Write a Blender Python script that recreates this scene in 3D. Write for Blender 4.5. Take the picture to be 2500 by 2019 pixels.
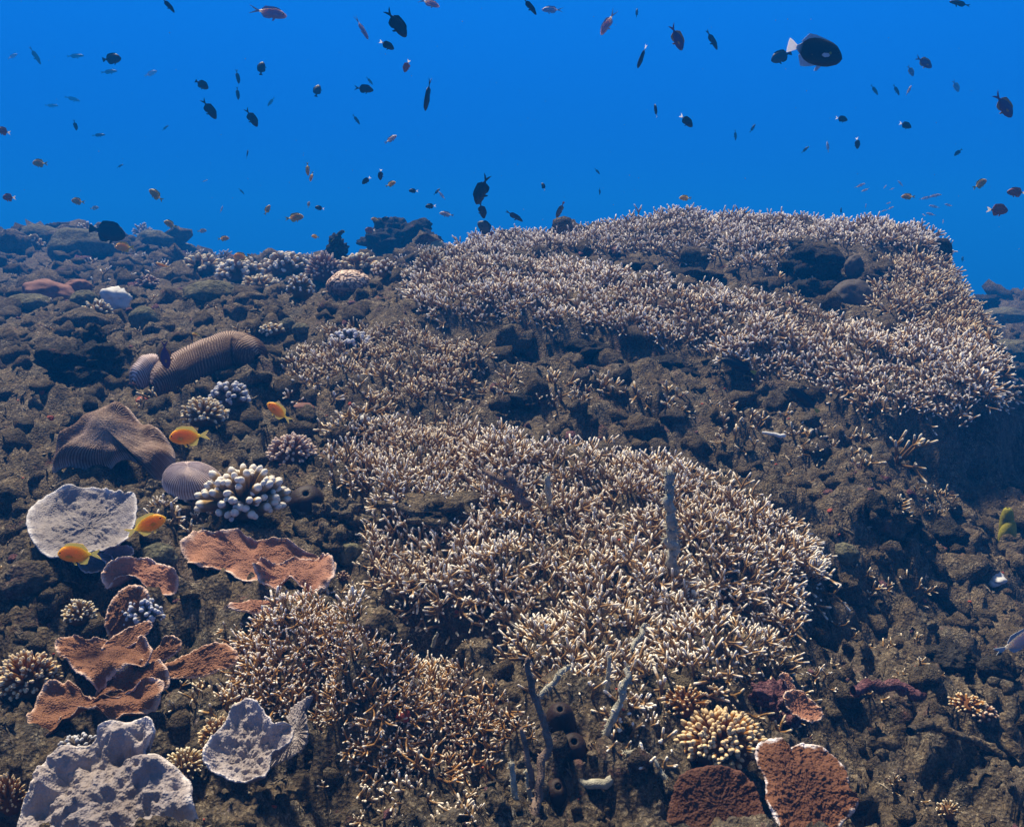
import bpy, math, random
import numpy as np
from mathutils import Vector, Matrix

# ---------------------------------------------------------------- camera, water light, sun, exposure
FOC = 1687.0            # focal length in units of a 2150 x 1736 picture
CX, CY = 1075.0, 868.0
TH = math.radians(12.0)
scene = bpy.context.scene
for o in list(bpy.data.objects):
    bpy.data.objects.remove(o)
cam_d = bpy.data.cameras.new('camera')
cam_d.sensor_width = 36.0
cam_d.lens = 18.0 / (1075.0 / FOC)
cam_d.clip_start = 0.02
cam_d.clip_end = 400.0
cam_d.dof.use_dof = False
cam = bpy.data.objects.new('camera', cam_d)
scene.collection.objects.link(cam)
cam.location = (0, 0, 0)
cam.rotation_euler = (math.radians(90) - TH, 0, 0)
scene.camera = cam

world = bpy.data.worlds.new('World')
scene.world = world
world.use_nodes = True
wn, wl = world.node_tree.nodes, world.node_tree.links
bgn = wn['Background']
wtc = wn.new('ShaderNodeTexCoord')
wsp = wn.new('ShaderNodeSeparateXYZ')
wl.new(wtc.outputs['Generated'], wsp.inputs[0])
wmr = wn.new('ShaderNodeMapRange')
wmr.inputs['From Min'].default_value = -1.0
wmr.inputs['From Max'].default_value = 1.0
wl.new(wsp.outputs['Z'], wmr.inputs['Value'])
wcr = wn.new('ShaderNodeValToRGB')
el = wcr.color_ramp.elements
el[0].position = 0.0
el[0].color = (0.001, 0.02, 0.06, 1)
el[1].position = 1.0
el[1].color = (0.48, 0.44, 0.34, 1)
for p, c in ((0.42, (0.002, 0.04, 0.16)), (0.50, (0.004, 0.18, 1.10)), (0.65, (0.007, 0.39, 1.66)), (0.80, (0.08, 0.18, 0.30))):
    e = el.new(p)
    e.color = (*c, 1)
wl.new(wmr.outputs[0], wcr.inputs[0])
wl.new(wcr.outputs[0], bgn.inputs[0])
bgn.inputs[1].default_value = 0.27

SUN = Vector((-0.26, 0.42, 0.87)).normalized()
sun_d = bpy.data.lights.new('sun', 'SUN')
sun_d.energy = 5.0
sun_d.angle = math.radians(7.0)
sun_d.color = (1.0, 0.88, 0.66)
sun = bpy.data.objects.new('sun', sun_d)
scene.collection.objects.link(sun)
sun.rotation_euler = SUN.to_track_quat('Z', 'Y').to_euler()

vs = scene.view_settings
vs.view_transform = 'Standard'
vs.look = 'None'
vs.gamma = 1.0
vs.use_curve_mapping = False
vs.exposure = 1.0
scene.cycles.max_bounces = 4
scene.cycles.diffuse_bounces = 2
scene.cycles.glossy_bounces = 1
scene.cycles.transmission_bounces = 2
scene.cycles.transparent_max_bounces = 6
scene.cycles.volume_bounces = 0
scene.cycles.use_denoising = True
scene.cycles.sample_clamp_indirect = 4.0
try:
    scene.cycles.denoising_input_passes = 'RGB_ALBEDO_NORMAL'
except Exception:
    pass

COL = scene.collection
rng = np.random.default_rng(7)
random.seed(7)

# ---------------------------------------------------------------- noise
def _h(*k):
    n = np.zeros_like(k[0], dtype=np.uint32)
    for v, m in zip(k, (374761393, 668265263, 2147483647 - 59, 97531)):
        n = (n ^ (v.astype(np.int64).astype(np.uint32) * np.uint32(m))) * np.uint32(1274126177)
        n ^= n >> np.uint32(15)
    n = n * np.uint32(2246822519)
    n ^= n >> np.uint32(13)
    return n

def noise2(x, y, seed=0):
    xi, yi = np.floor(x), np.floor(y)
    fx, fy = x - xi, y - yi
    xi = xi.astype(np.int64); yi = yi.astype(np.int64)
    u = fx * fx * fx * (fx * (fx * 6 - 15) + 10)
    v = fy * fy * fy * (fy * (fy * 6 - 15) + 10)
    s = np.full_like(xi, seed)
    def g(dx, dy):
        a = _h(xi + dx, yi + dy, s).astype(np.float64) * (2 * np.pi / 4294967296.0)
        return np.cos(a) * (fx - dx) + np.sin(a) * (fy - dy)
    a, b, c, d = g(0, 0), g(1, 0), g(0, 1), g(1, 1)
    return (a + (b - a) * u + (c - a) * v + (a - b - c + d) * u * v) * 1.41

def noise3(p, seed=0):
    pi = np.floor(p); f = p - pi; pi = pi.astype(np.int64)
    w = f * f * (3 - 2 * f)
    s = np.full(len(p), seed, dtype=np.int64)
    out = np.zeros(len(p))
    for dx in (0, 1):
        for dy in (0, 1):
            for dz in (0, 1):
                h = _h(pi[:, 0] + dx, pi[:, 1] + dy, pi[:, 2] + dz, s).astype(np.float64) / 2147483648.0 - 1
                k = (w[:, 0] if dx else 1 - w[:, 0]) * (w[:, 1] if dy else 1 - w[:, 1]) * (w[:, 2] if dz else 1 - w[:, 2])
                out += h * k
    return out

def fbm2(x, y, o=4, seed=0, g=0.5):
    t, a = 0, 1.0
    for i in range(o):
        t = t + a * noise2(x * 2 ** i + 13.7 * i, y * 2 ** i - 7.1 * i, seed + i)
        a *= g
    return t

def fbm3(p, o=3, seed=0, g=0.5):
    t, a = 0, 1.0
    for i in range(o):
        t = t + a * noise3(p * 2 ** i + 5.3 * i, seed + i)
        a *= g
    return t

def cells2(x, y, seed=0):
    """distance to the nearest jittered point (lumps) and that cell's random number"""
    xi, yi = np.floor(x).astype(np.int64), np.floor(y).astype(np.int64)
    best = np.full(x.shape, 9.0); rid = np.zeros(x.shape)
    for dx in (-1, 0, 1):
        for dy in (-1, 0, 1):
            cx, cy = xi + dx, yi + dy
            s = np.full_like(cx, seed)
            hx = _h(cx, cy, s).astype(np.float64) / 4294967296.0
            hy = _h(cx, cy, s + 7).astype(np.float64) / 4294967296.0
            d = np.hypot(cx + hx - x, cy + hy - y)
            m = d < best
            best = np.where(m, d, best)
            rid = np.where(m, _h(cx, cy, s + 3).astype(np.float64) / 4294967296.0, rid)
    return best, rid

# ---------------------------------------------------------------- picture directions, terrain
CT, ST = math.cos(TH), math.sin(TH)
def P(px, py, Y):
    """the point seen in direction (px, py) at Y metres ahead"""
    xc = (px - CX) / FOC; yc = -(py - CY) / FOC
    dy = CT + yc * ST; dz = -ST + yc * CT
    return np.array([xc / dy * Y, Y, dz / dy * Y])

def project(p):
    """world points (N,3) -> px, py, depth"""
    p = np.atleast_2d(p)
    dep = p[:, 1] * CT - p[:, 2] * ST
    yc = p[:, 1] * ST + p[:, 2] * CT
    return CX + FOC * p[:, 0] / dep, CY - FOC * yc / dep, dep

CURVES = [
 # open front rows
 [(-200,1950,.60),(300,1950,.60),(800,1950,.60),(1400,1950,.62),(1900,1950,.66),(2350,1950,.72)],
 [(0,1736,.80),(250,1736,.80),(500,1736,.82),(700,1736,.90),(900,1736,.80),(1100,1736,.84),(1400,1736,.90),(1700,1736,.86),(1900,1736,.92),(2150,1736,1.0)],
 [(-80,1500,1.0),(200,1500,1.0),(450,1500,1.02),(1100,1560,.98),(1300,1560,1.0),(1500,1520,1.05),(1700,1500,1.13),(1900,1500,1.2),(2150,1480,1.3)],
 [(-80,1300,1.2),(100,1300,1.2),(300,1320,1.17),(450,1300,1.22)],
 # thicket in front
 [(520,1470,1.08),(650,1560,1.02),(820,1640,.96),(980,1620,.98),(1070,1530,1.03)],
 [(500,1330,1.18),(600,1330,1.17),(720,1340,1.15),(850,1440,1.08),(980,1450,1.07),(1050,1480,1.06)],
 [(520,1290,1.24),(620,1280,1.25),(740,1285,1.24),(800,1325,1.21),(860,1372,1.16),(990,1380,1.15),(1070,1400,1.13)],
 # dark hollow behind it
 [(800,1420,1.25),(900,1480,1.25),(1000,1480,1.25),(1060,1440,1.24)],
 [(820,1400,1.32),(930,1440,1.33),(1030,1430,1.32)],
 # mound A: lower lip, middle, crest
 [(770,1215,1.42),(850,1270,1.37),(950,1300,1.35),(1040,1290,1.33),(1100,1350,1.24),(1250,1400,1.17),(1400,1410,1.15),(1550,1410,1.16),(1650,1400,1.19)],
 [(1100,1270,1.36),(1300,1290,1.33),(1500,1300,1.32),(1680,1300,1.33)],
 [(790,1120,1.56),(950,1150,1.50),(1150,1160,1.48),(1400,1180,1.47),(1600,1190,1.47),(1710,1190,1.5)],
 [(740,1010,1.76),(900,1020,1.72),(1100,1050,1.68),(1300,1080,1.65),(1500,1110,1.62),(1690,1150,1.57)],
 [(730,940,1.95),(820,915,1.98),(900,912,1.98),(1050,935,1.95),(1200,965,1.88),(1400,1000,1.83),(1600,1060,1.76),(1700,1115,1.66)],
 # saddle behind the crest
 [(740,905,2.12),(900,895,2.14),(1100,935,2.08),(1300,975,2.03),(1500,1020,1.98),(1650,1080,1.9)],
 # hollow right of mound A
 [(1735,1290,1.6),(1790,1270,1.66),(1850,1200,1.74),(1765,1320,1.50)],
 [(1770,1090,1.83),(1850,1060,1.9),(1740,1110,1.78)],
 # silt slope
 [(900,860,2.28),(1100,880,2.26),(1300,920,2.2),(1500,960,2.14),(1700,1010,2.05),(1850,1030,2.0)],
 [(760,850,2.25),(900,810,2.42),(1050,800,2.46),(1250,820,2.42),(1450,850,2.38),(1650,900,2.28),(1800,950,2.2)],
 [(740,780,2.45),(820,720,2.62),(950,720,2.64),(1050,745,2.62),(1200,760,2.62),(1350,785,2.56),(1500,810,2.52),(1650,850,2.44)],
 # foot of ledge B (in shade)
 [(820,680,2.86),(950,698,2.83),(1100,735,2.81),(1250,768,2.76),(1400,800,2.69),(1550,835,2.61),(1700,885,2.53),(1800,920,2.46),(1900,980,2.36),(1980,1010,2.32),(2060,1010,2.34)],
 # lip of B
 [(850,650,2.90),(950,668,2.86),(1100,680,2.83),(1250,696,2.77),(1400,725,2.70),(1550,765,2.62),(1700,805,2.54),(1800,835,2.48),(1900,850,2.42),(2000,865,2.38),(2070,850,2.40)],
 # B mid
 [(880,615,3.1),(1000,600,3.15),(1150,610,3.12),(1300,630,3.02),(1450,660,2.93),(1600,690,2.85),(1750,725,2.78),(1900,760,2.68),(2040,800,2.55)],
 # B crest
 [(870,585,3.4),(1000,560,3.5),(1100,552,3.55),(1250,568,3.45),(1400,597,3.3),(1550,618,3.2),(1700,645,3.08),(1850,682,2.96),(2000,718,2.82),(2085,765,2.68)],
 # behind B, foot of C
 [(1000,548,3.7),(1150,548,3.75),(1300,575,3.62),(1400,600,3.45),(1550,622,3.35),(1700,640,3.25),(1820,660,3.15)],
 [(1300,575,3.80),(1450,592,3.75),(1600,598,3.70),(1720,605,3.6),(1820,610,3.5)],
 # lip of C
 [(1100,528,3.95),(1200,530,3.95),(1330,548,3.88),(1450,558,3.82),(1560,555,3.78),(1660,530,3.78),(1780,520,3.75),(1880,522,3.70),(1960,535,3.60)],
 [(1150,505,4.2),(1300,500,4.2),(1500,490,4.15),(1700,490,4.1),(1880,498,4.0)],
 # C crest
 [(960,535,4.2),(1020,508,4.3),(1100,492,4.4),(1200,495,4.45),(1290,470,4.5),(1400,458,4.5),(1520,450,4.5),(1620,460,4.45),(1720,473,4.4),(1850,486,4.3),(1940,500,4.15),(1985,535,3.95)],
 # right flank and its silhouette
 [(1900,560,3.6),(1940,600,3.4),(1960,660,3.1),(1900,640,3.2)],
 [(2000,590,3.6),(2015,640,3.35),(2050,680,3.15),(2085,730,2.9),(2095,790,2.6),(2085,850,2.45)],
 # beyond the silhouette on the right
 [(2120,1010,2.5),(2115,900,3.1),(2110,850,3.5),(2110,790,4.1),(2100,740,4.8)],
 [(2180,1010,2.6),(2180,900,3.2),(2180,790,4.3),(2180,700,5.6),(2150,640,7.4),(2050,630,7.6),(2250,640,7.4)],
 # right near ground
 [(1800,1250,1.68),(1950,1250,1.75),(2150,1250,1.85),(2250,1250,1.9)],
 [(1900,1070,2.02),(2000,1070,2.08),(2150,1090,2.2),(2250,1100,2.25)],
 [(1720,1350,1.42),(1850,1380,1.42),(2000,1380,1.48),(2200,1370,1.6)],
 # left ground
 [(-80,1120,1.5),(80,1120,1.48),(250,1150,1.43),(400,1150,1.42),(550,1170,1.40),(680,1180,1.40)],
 [(-80,980,1.85),(100,980,1.83),(250,980,1.8),(450,1000,1.76),(600,1000,1.75)],
 [(-80,880,2.2),(100,880,2.2),(300,880,2.15),(500,880,2.12),(620,870,2.16)],
 [(-80,760,2.75),(100,750,2.8),(300,770,2.65),(480,760,2.6),(620,760,2.55)],
 [(-80,660,3.6),(100,660,3.5),(300,670,3.35),(480,670,3.2),(650,680,3.0),(750,680,2.95)],
 [(-80,590,4.5),(100,590,4.4),(300,590,4.2),(480,600,4.0),(650,610,3.7),(780,610,3.5)],
 [(-80,530,5.3),(100,535,5.2),(250,545,5.0),(400,560,4.8),(550,565,4.6),(700,565,4.3),(820,560,4.1)],
 [(-80,492,6.0),(50,490,6.0),(150,492,6.0),(260,500,5.9),(330,525,5.6),(450,548,5.3),(600,548,5.1),(720,548,4.9),(840,548,4.7),(940,530,4.6)],
]
FIX = []   # (px, Y, z) points given by height
for px in range(-200, 2400, 200):
    FIX.append((px, 0.35, -0.60 if px < 1600 else -0.75))
for px in range(-100, 1000, 120):
    FIX += ([(px, 10.2, -0.5), (px, 12.0, -1.6)] if px < 750 else [(px, 7.6, -0.6), (px, 9.0, -1.3), (px, 12, -2)])
for px in range(1000, 2001, 100):
    FIX += [(px, 4.95, -0.12 if 1200 < px < 1900 else -0.25), (px, 5.8, -0.75), (px, 7.5, -1.1), (px, 9.0, -1.6), (px, 12.0, -2.2)]
for px in (2100, 2200, 2350, 2500):
    FIX += [(px, 8.4, -0.75), (px, 9.5, -1.6), (px, 12.0, -2.2)]
FIX += [(2045, 4.6, -0.66), (2060, 4.0, -0.66), (2075, 5.5, -0.7)]

_cu, _cy, _cz = [], [], []
def _push(c):
    # the left flank runs farther out than the middle
    return [(p[0], p[1], p[2] if p[2] < 3.3 or p[0] > 1000 else p[2] + (p[2] - 3.3) * 1.0 * min(1, (1000 - p[0]) / 350)) for p in c]
CURVES = [_push(c) for c in CURVES]
for c in CURVES:
    for (a, b) in zip(c[:-1], c[1:]):
        n = max(1, int(math.hypot(a[0] - b[0], a[1] - b[1]) / 90))
        for i in range(n):
            t = i / n
            q = P(a[0] + (b[0] - a[0]) * t, a[1] + (b[1] - a[1]) * t, a[2] + (b[2] - a[2]) * t)
            _cu.append(q[0] / q[1]); _cy.append(q[1]); _cz.append(q[2])
    q = P(*c[-1]); _cu.append(q[0] / q[1]); _cy.append(q[1]); _cz.append(q[2])
for px, Y, z in FIX:
    _cu.append((px - CX) / FOC); _cy.append(Y); _cz.append(z)
_cu = np.array(_cu); _cy = np.array(_cy); _cz = np.array(_cz)
KU = 1.0
def _feat(u, Y):
    return np.stack([u * KU, np.log(Y)], -1)
_F = _feat(_cu, _cy)
_D = np.linalg.norm(_F[:, None] - _F[None], axis=-1)
_A = np.sqrt(_D ** 2 + 1e-4) + np.eye(len(_F)) * -0.004
_zm = _cz / _cy                      # interpolate the viewing slope: even detail near and far
_W = np.linalg.solve(np.block([[_A, np.ones((len(_F), 1))], [np.ones((1, len(_F))), np.zeros((1, 1))]]), np.append(_zm, 0))
def base_slope(u, Y):
    sh = u.shape
    q = _feat(np.clip(u.ravel(), -.88, .88), Y.ravel())
    out = np.empty(len(q))
    for i in range(0, len(q), 8000):
        d = np.linalg.norm(q[i:i + 8000, None] - _F[None], axis=-1)
        out[i:i + 8000] = np.sqrt(d * d + 1e-4) @ _W[:-1] + _W[-1]
    return out.reshape(sh)

# coarse solve, then bilinear to the fine grid
_cu_ax = np.linspace(-.9, .9, 150)
_cl_ax = np.linspace(math.log(.34), math.log(12.0), 170)
_CS = base_slope(*np.meshgrid(_cu_ax, np.exp(_cl_ax), indexing='ij'))
def _bil(A, ax, ay, x, y):
    fx = np.clip((x - ax[0]) / (ax[1] - ax[0]), 0, len(ax) - 1.001)
    fy = np.clip((y - ay[0]) / (ay[1] - ay[0]), 0, len(ay) - 1.001)
    i, j = fx.astype(int), fy.astype(int)
    a, b = fx - i, fy - j
    return (A[i, j] * (1 - a) + A[i + 1, j] * a) * (1 - b) + (A[i, j + 1] * (1 - a) + A[i + 1, j + 1] * a) * b

def relief(X, Y):
    """lumps and turf of the sea bed, metres"""
    wx = X + 0.03 * noise2(X * 9, Y * 9, 91); wy = Y + 0.03 * noise2(X * 9 + 40, Y * 9, 92)
    z = 0.035 * fbm2(X * 3.2, Y * 3.2, 3, 11)
    z = z + 0.018 * fbm2(wx * 11, wy * 11, 3, 17, .6)
    d, r = cells2(wx * 8, wy * 8, 5)
    z = z + (0.018 + .015 * r) * (np.clip(1 - (d * 1.25) ** 2, 0, 1) ** 1.5) * (r > .45)
    d, r = cells2(wx * 24, wy * 24, 6)
    z = z + 0.011 * np.clip(1 - (d * 1.5) ** 2, 0, 1) * (0.3 + r) * (r > .3)
    d, r = cells2(wx * 60, wy * 60, 8)
    z = z + 0.0045 * np.clip(1 - (d * 1.4) ** 2, 0, 1) * (0.4 + r)
    rid = 1 - np.abs(noise2(wx * 20, wy * 20, 31)) * 2.4
    z = z - 0.006 * np.clip(rid, 0, 1) ** 2
    z = z + 0.005 * fbm2(X * 70, Y * 70, 2, 55)
    return z

us = np.concatenate([np.linspace(-1.9, -.80, 40, endpoint=False), np.linspace(-.80, .80, 640), np.linspace(.80, 1.9, 41)[1:]])
ls = np.linspace(math.log(.34), math.log(12.0), 500)
U, L = np.meshgrid(us, ls, indexing='ij')
YY = np.exp(L)
XX = U * YY
RAMP = np.clip((YY - .3) / .4, .3, 1)
H = _bil(_CS, _cu_ax, _cl_ax, np.clip(U, -.88, .88), L) * YY + relief(XX, YY) * RAMP * np.clip(1.25 - 0.05 * YY, .8, 1.2) - 0.012

def height(X, Y):
    X = np.asarray(X, float); Y = np.asarray(Y, float)
    u = np.clip(X / Y, -1.89, 1.89)
    i = np.clip(np.searchsorted(us, u) - 1, 0, len(us) - 2)
    a = (u - us[i]) / (us[i + 1] - us[i])
    fy = np.clip((np.log(Y) - ls[0]) / (ls[1] - ls[0]), 0, len(ls) - 1.001)
    j = fy.astype(int); b = fy - j
    return (H[i, j] * (1 - a) + H[i + 1, j] * a) * (1 - b) + (H[i, j + 1] * (1 - a) + H[i + 1, j + 1] * a) * b

def slope_normal(X, Y, e=0.03):
    hx = (height(X + e, Y) - height(X - e, Y)) / (2 * e)
    hy = (height(X, Y + e) - height(X, Y - e)) / (2 * e)
    n = np.stack([-hx, -hy, np.ones_like(hx)], -1)
    return n / np.linalg.norm(n, axis=-1, keepdims=True)

_ry = np.exp(np.linspace(math.log(.45), math.log(11.8), 2800))
def ground(px, py):
    """where the view ray through (px, py) meets the sea bed"""
    q = P(px, py, 1.0)
    hh = height(q[0] * _ry, _ry)
    hit = np.nonzero(q[2] * _ry <= hh)[0]
    k = hit[0] if len(hit) else len(_ry) - 1
    Y = _ry[k]
    return np.array([q[0] * Y, Y, float(height(q[0] * Y, Y))])

def visible(pts, lift=0.03):
    out = np.ones(len(pts), bool)
    for t in np.linspace(.25, .97, 70):
        q = pts * t + np.array([0, 0, lift * t])
        ok = q[:, 1] > .36
        hh = height(q[:, 0], np.maximum(q[:, 1], .36))
        out &= ~(ok & (q[:, 2] < hh))
    return out

# ---------------------------------------------------------------- mesh building
def mk_mesh(name, V, Q=None, T=None, mats=(), smooth=True, attr=None, mi=None):
    V = np.asarray(V, dtype=np.float32)
    Q = np.zeros((0, 4), int) if Q is None or not len(Q) else np.asarray(Q)
    T = np.zeros((0, 3), int) if T is None or not len(T) else np.asarray(T)
    me = bpy.data.meshes.new(name)
    me.vertices.add(len(V)); me.vertices.foreach_set('co', V.ravel())
    li = np.concatenate([Q.ravel(), T.ravel()]).astype(np.int32)
    me.loops.add(len(li)); me.loops.foreach_set('vertex_index', li)
    st = np.concatenate([np.arange(len(Q)) * 4, len(Q) * 4 + np.arange(len(T)) * 3]).astype(np.int32)
    me.polygons.add(len(st)); me.polygons.foreach_set('loop_start', st)
    me.polygons.foreach_set('use_smooth', np.full(len(st), bool(smooth)))
    for m in mats:
        me.materials.append(m)
    if mi is not None:
        me.polygons.foreach_set('material_index', np.asarray(mi, dtype=np.int32))
    if attr is not None:
        for k, v in attr.items():
            a = me.attributes.new(k, 'FLOAT', 'POINT')
            a.data.foreach_set('value', np.asarray(v, dtype=np.float32))
    me.update(calc_edges=True)
    return me

class Geo:
    def __init__(s): s.V, s.Q, s.T, s.A, s.n = [], [], [], [], 0
    def add(s, V, Q=None, T=None, A=None):
        V = np.asarray(V, float)
        if Q is not None and len(Q): s.Q.append(np.asarray(Q) + s.n)
        if T is not None and len(T): s.T.append(np.asarray(T) + s.n)
        s.V.append(V); s.A.append(np.zeros(len(V)) if A is None else np.asarray(A, float) * np.ones(len(V)))
        s.n += len(V)
    def arrays(s):
        return (np.concatenate(s.V), np.concatenate(s.Q) if s.Q else np.zeros((0, 4), int),
                np.concatenate(s.T) if s.T else np.zeros((0, 3), int), np.concatenate(s.A))
    def mesh(s, name, mats, smooth=True):
        V, Q, T, A = s.arrays()
        return mk_mesh(name, V, Q, T, mats, smooth, {'tip': A})

def frame(d):
    d = d / (np.linalg.norm(d) + 1e-9)
    a = np.cross(d, (0.13, .9, .3)) if abs(d[1]) < .9 else np.cross(d, (1, 0, 0))
    a /= np.linalg.norm(a)
    return a, np.cross(d, a)

def tube(g, pts, rad, sides=6, tips=None, cap=True):
    """a round tapering stem along pts with a rounded end"""
    pts = [np.asarray(p, float) for p in pts]; rad = list(rad)
    tips = list(tips) if tips is not None else [0] * len(pts)
    if cap:
        d = pts[-1] - pts[-2]; d = d / (np.linalg.norm(d) + 1e-9)
        pts.append(pts[-1] + d * rad[-1] * .62); rad.append(rad[-1] * .66); tips.append(tips[-1])
        end = pts[-2] + d * rad[-2] * 1.0
    V, A = [], []
    an = np.arange(sides) * 2 * np.pi / sides
    a = None
    for i, p in enumerate(pts):
        d = (pts[min(i + 1, len(pts) - 1)] - pts[max(i - 1, 0)])
        d = d / (np.linalg.norm(d) + 1e-9)
        if a is None:
            a, b = frame(d)
        else:
            a = a - d * np.dot(a, d); a /= np.linalg.norm(a) + 1e-9; b = np.cross(d, a)
        V.append(p + rad[i] * (np.cos(an)[:, None] * a + np.sin(an)[:, None] * b)); A += [tips[i]] * sides
    n = len(pts)
    Q = [(i * sides + k, i * sides + (k + 1) % sides, (i + 1) * sides + (k + 1) % sides, (i + 1) * sides + k) for i in range(n - 1) for k in range(sides)]
    T = []
    V = np.concatenate(V)
    if cap:
        V = np.vstack([V, end]); A.append(tips[-1])
        T = [((n - 1) * sides + k, (n - 1) * sides + (k + 1) % sides, n * sides) for k in range(sides)]
    g.add(V, Q, T, A)

def rotm(n, spin):
    """rotation that takes +Z to n, spun about it; n (N,3), spin (N,) -> (N,3,3)"""
    n = n / np.linalg.norm(n, axis=-1, keepdims=True)
    ref = np.where(np.abs(n[:, 2:3]) < .95, np.array([[0, 0, 1.0]]), np.array([[1.0, 0, 0]]))
    x = np.cross(ref, n); x /= np.linalg.norm(x, axis=-1, keepdims=True)
    y = np.cross(n, x)
    c, s = np.cos(spin)[:, None], np.sin(spin)[:, None]
    return np.stack([x * c + y * s, -x * s + y * c, n], -1)

def scatter_mesh(name, templates, which, pos, R, sc, mats, smooth=True):
    """many copies of a few templates joined in one mesh (sc: (N,) or (N,3))"""
    Vs, Qs, Ts, As, n = [], [], [], [], 0
    sc = np.asarray(sc, float)
    if sc.ndim == 1: sc = np.repeat(sc[:, None], 3, 1)
    for t, (V, Q, T, A) in enumerate(templates):
        k = np.nonzero(which == t)[0]
        if not len(k): continue
        W = np.einsum('nij,nvj->nvi', R[k], V[None] * sc[k][:, None, :]) + pos[k][:, None]
        off = n + np.arange(len(k)) * len(V)
        Vs.append(W.reshape(-1, 3)); As.append(np.tile(A, len(k)))
        if len(Q): Qs.append((Q[None] + off[:, None, None]).reshape(-1, 4))
        if len(T): Ts.append((T[None] + off[:, None, None]).reshape(-1, 3))
        n += len(k) * len(V)
    return mk_mesh(name, np.concatenate(Vs), np.concatenate(Qs) if Qs else None, np.concatenate(Ts) if Ts else None, mats, smooth, {'tip': np.concatenate(As)})

# ---------------------------------------------------------------- objects
def link(name, data, parent=None):
    o = bpy.data.objects.new(name, data)
    COL.objects.link(o)
    if parent is not None: o.parent = parent
    return o
def tag(o, label, cat, group=None):
    o['label'] = label; o['category'] = cat
    if group: o['group'] = group
    return o
def kind(o, k):
    o['kind'] = k
    return o
def mat4(R, p, s=1.0):
    M = Matrix.Identity(4)
    s = [s] * 3 if np.isscalar(s) else s
    for i in range(3):
        for j in range(3): M[i][j] = float(R[i][j] * s[j])
        M[i][3] = float(p[i])
    return M

# ---------------------------------------------------------------- materials
def new_mat(name, rough=.8, spec=.25):
    m = bpy.data.materials.new(name); m.use_nodes = True
    b = m.node_tree.nodes['Principled BSDF']
    b.inputs['Roughness'].default_value = rough
    b.inputs['Specular IOR Level'].default_value = spec
    return m, m.node_tree.nodes, m.node_tree.links, b
def N(nodes, links, kind_, ins=None, **props):
    n = nodes.new(kind_)
    for k, v in props.items(): setattr(n, k, v)
    for k, v in (ins or {}).items():
        if hasattr(v, 'is_linked'): links.new(v, n.inputs[k])
        else: n.inputs[k].default_value = v
    return n
def ramp(nodes, links, fac, stops):
    r = nodes.new('ShaderNodeValToRGB')
    e = r.color_ramp.elements
    e[0].position, e[0].color = stops[0][0], (*stops[0][1], 1)
    e[1].position, e[1].color = stops[-1][0], (*stops[-1][1], 1)
    for p, c in stops[1:-1]:
        x = e.new(p); x.color = (*c, 1)
    links.new(fac, r.inputs[0])
    return r.outputs[0]
def mix(nodes, links, fac, a, b, mode='MIX'):
    n = nodes.new('ShaderNodeMix'); n.data_type = 'RGBA'; n.blend_type = mode
    for s, v in ((0, fac), (6, a), (7, b)):
        if hasattr(v, 'is_linked'): links.new(v, n.inputs[s])
        elif s == 0: n.inputs[0].default_value = v
        else: n.inputs[s].default_value = (*v, 1)
    return n.outputs[2]
def bump(nodes, links, h, bsdf, strength=.5, dist=.004):
    b = nodes.new('ShaderNodeBump'); b.inputs['Strength'].default_value = strength; b.inputs['Distance'].default_value = dist
    links.new(h, b.inputs['Height']); links.new(b.outputs[0], bsdf.inputs['Normal'])
def coords(nodes, what='Object'):
    return nodes.new('ShaderNodeTexCoord').outputs[what]

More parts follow.
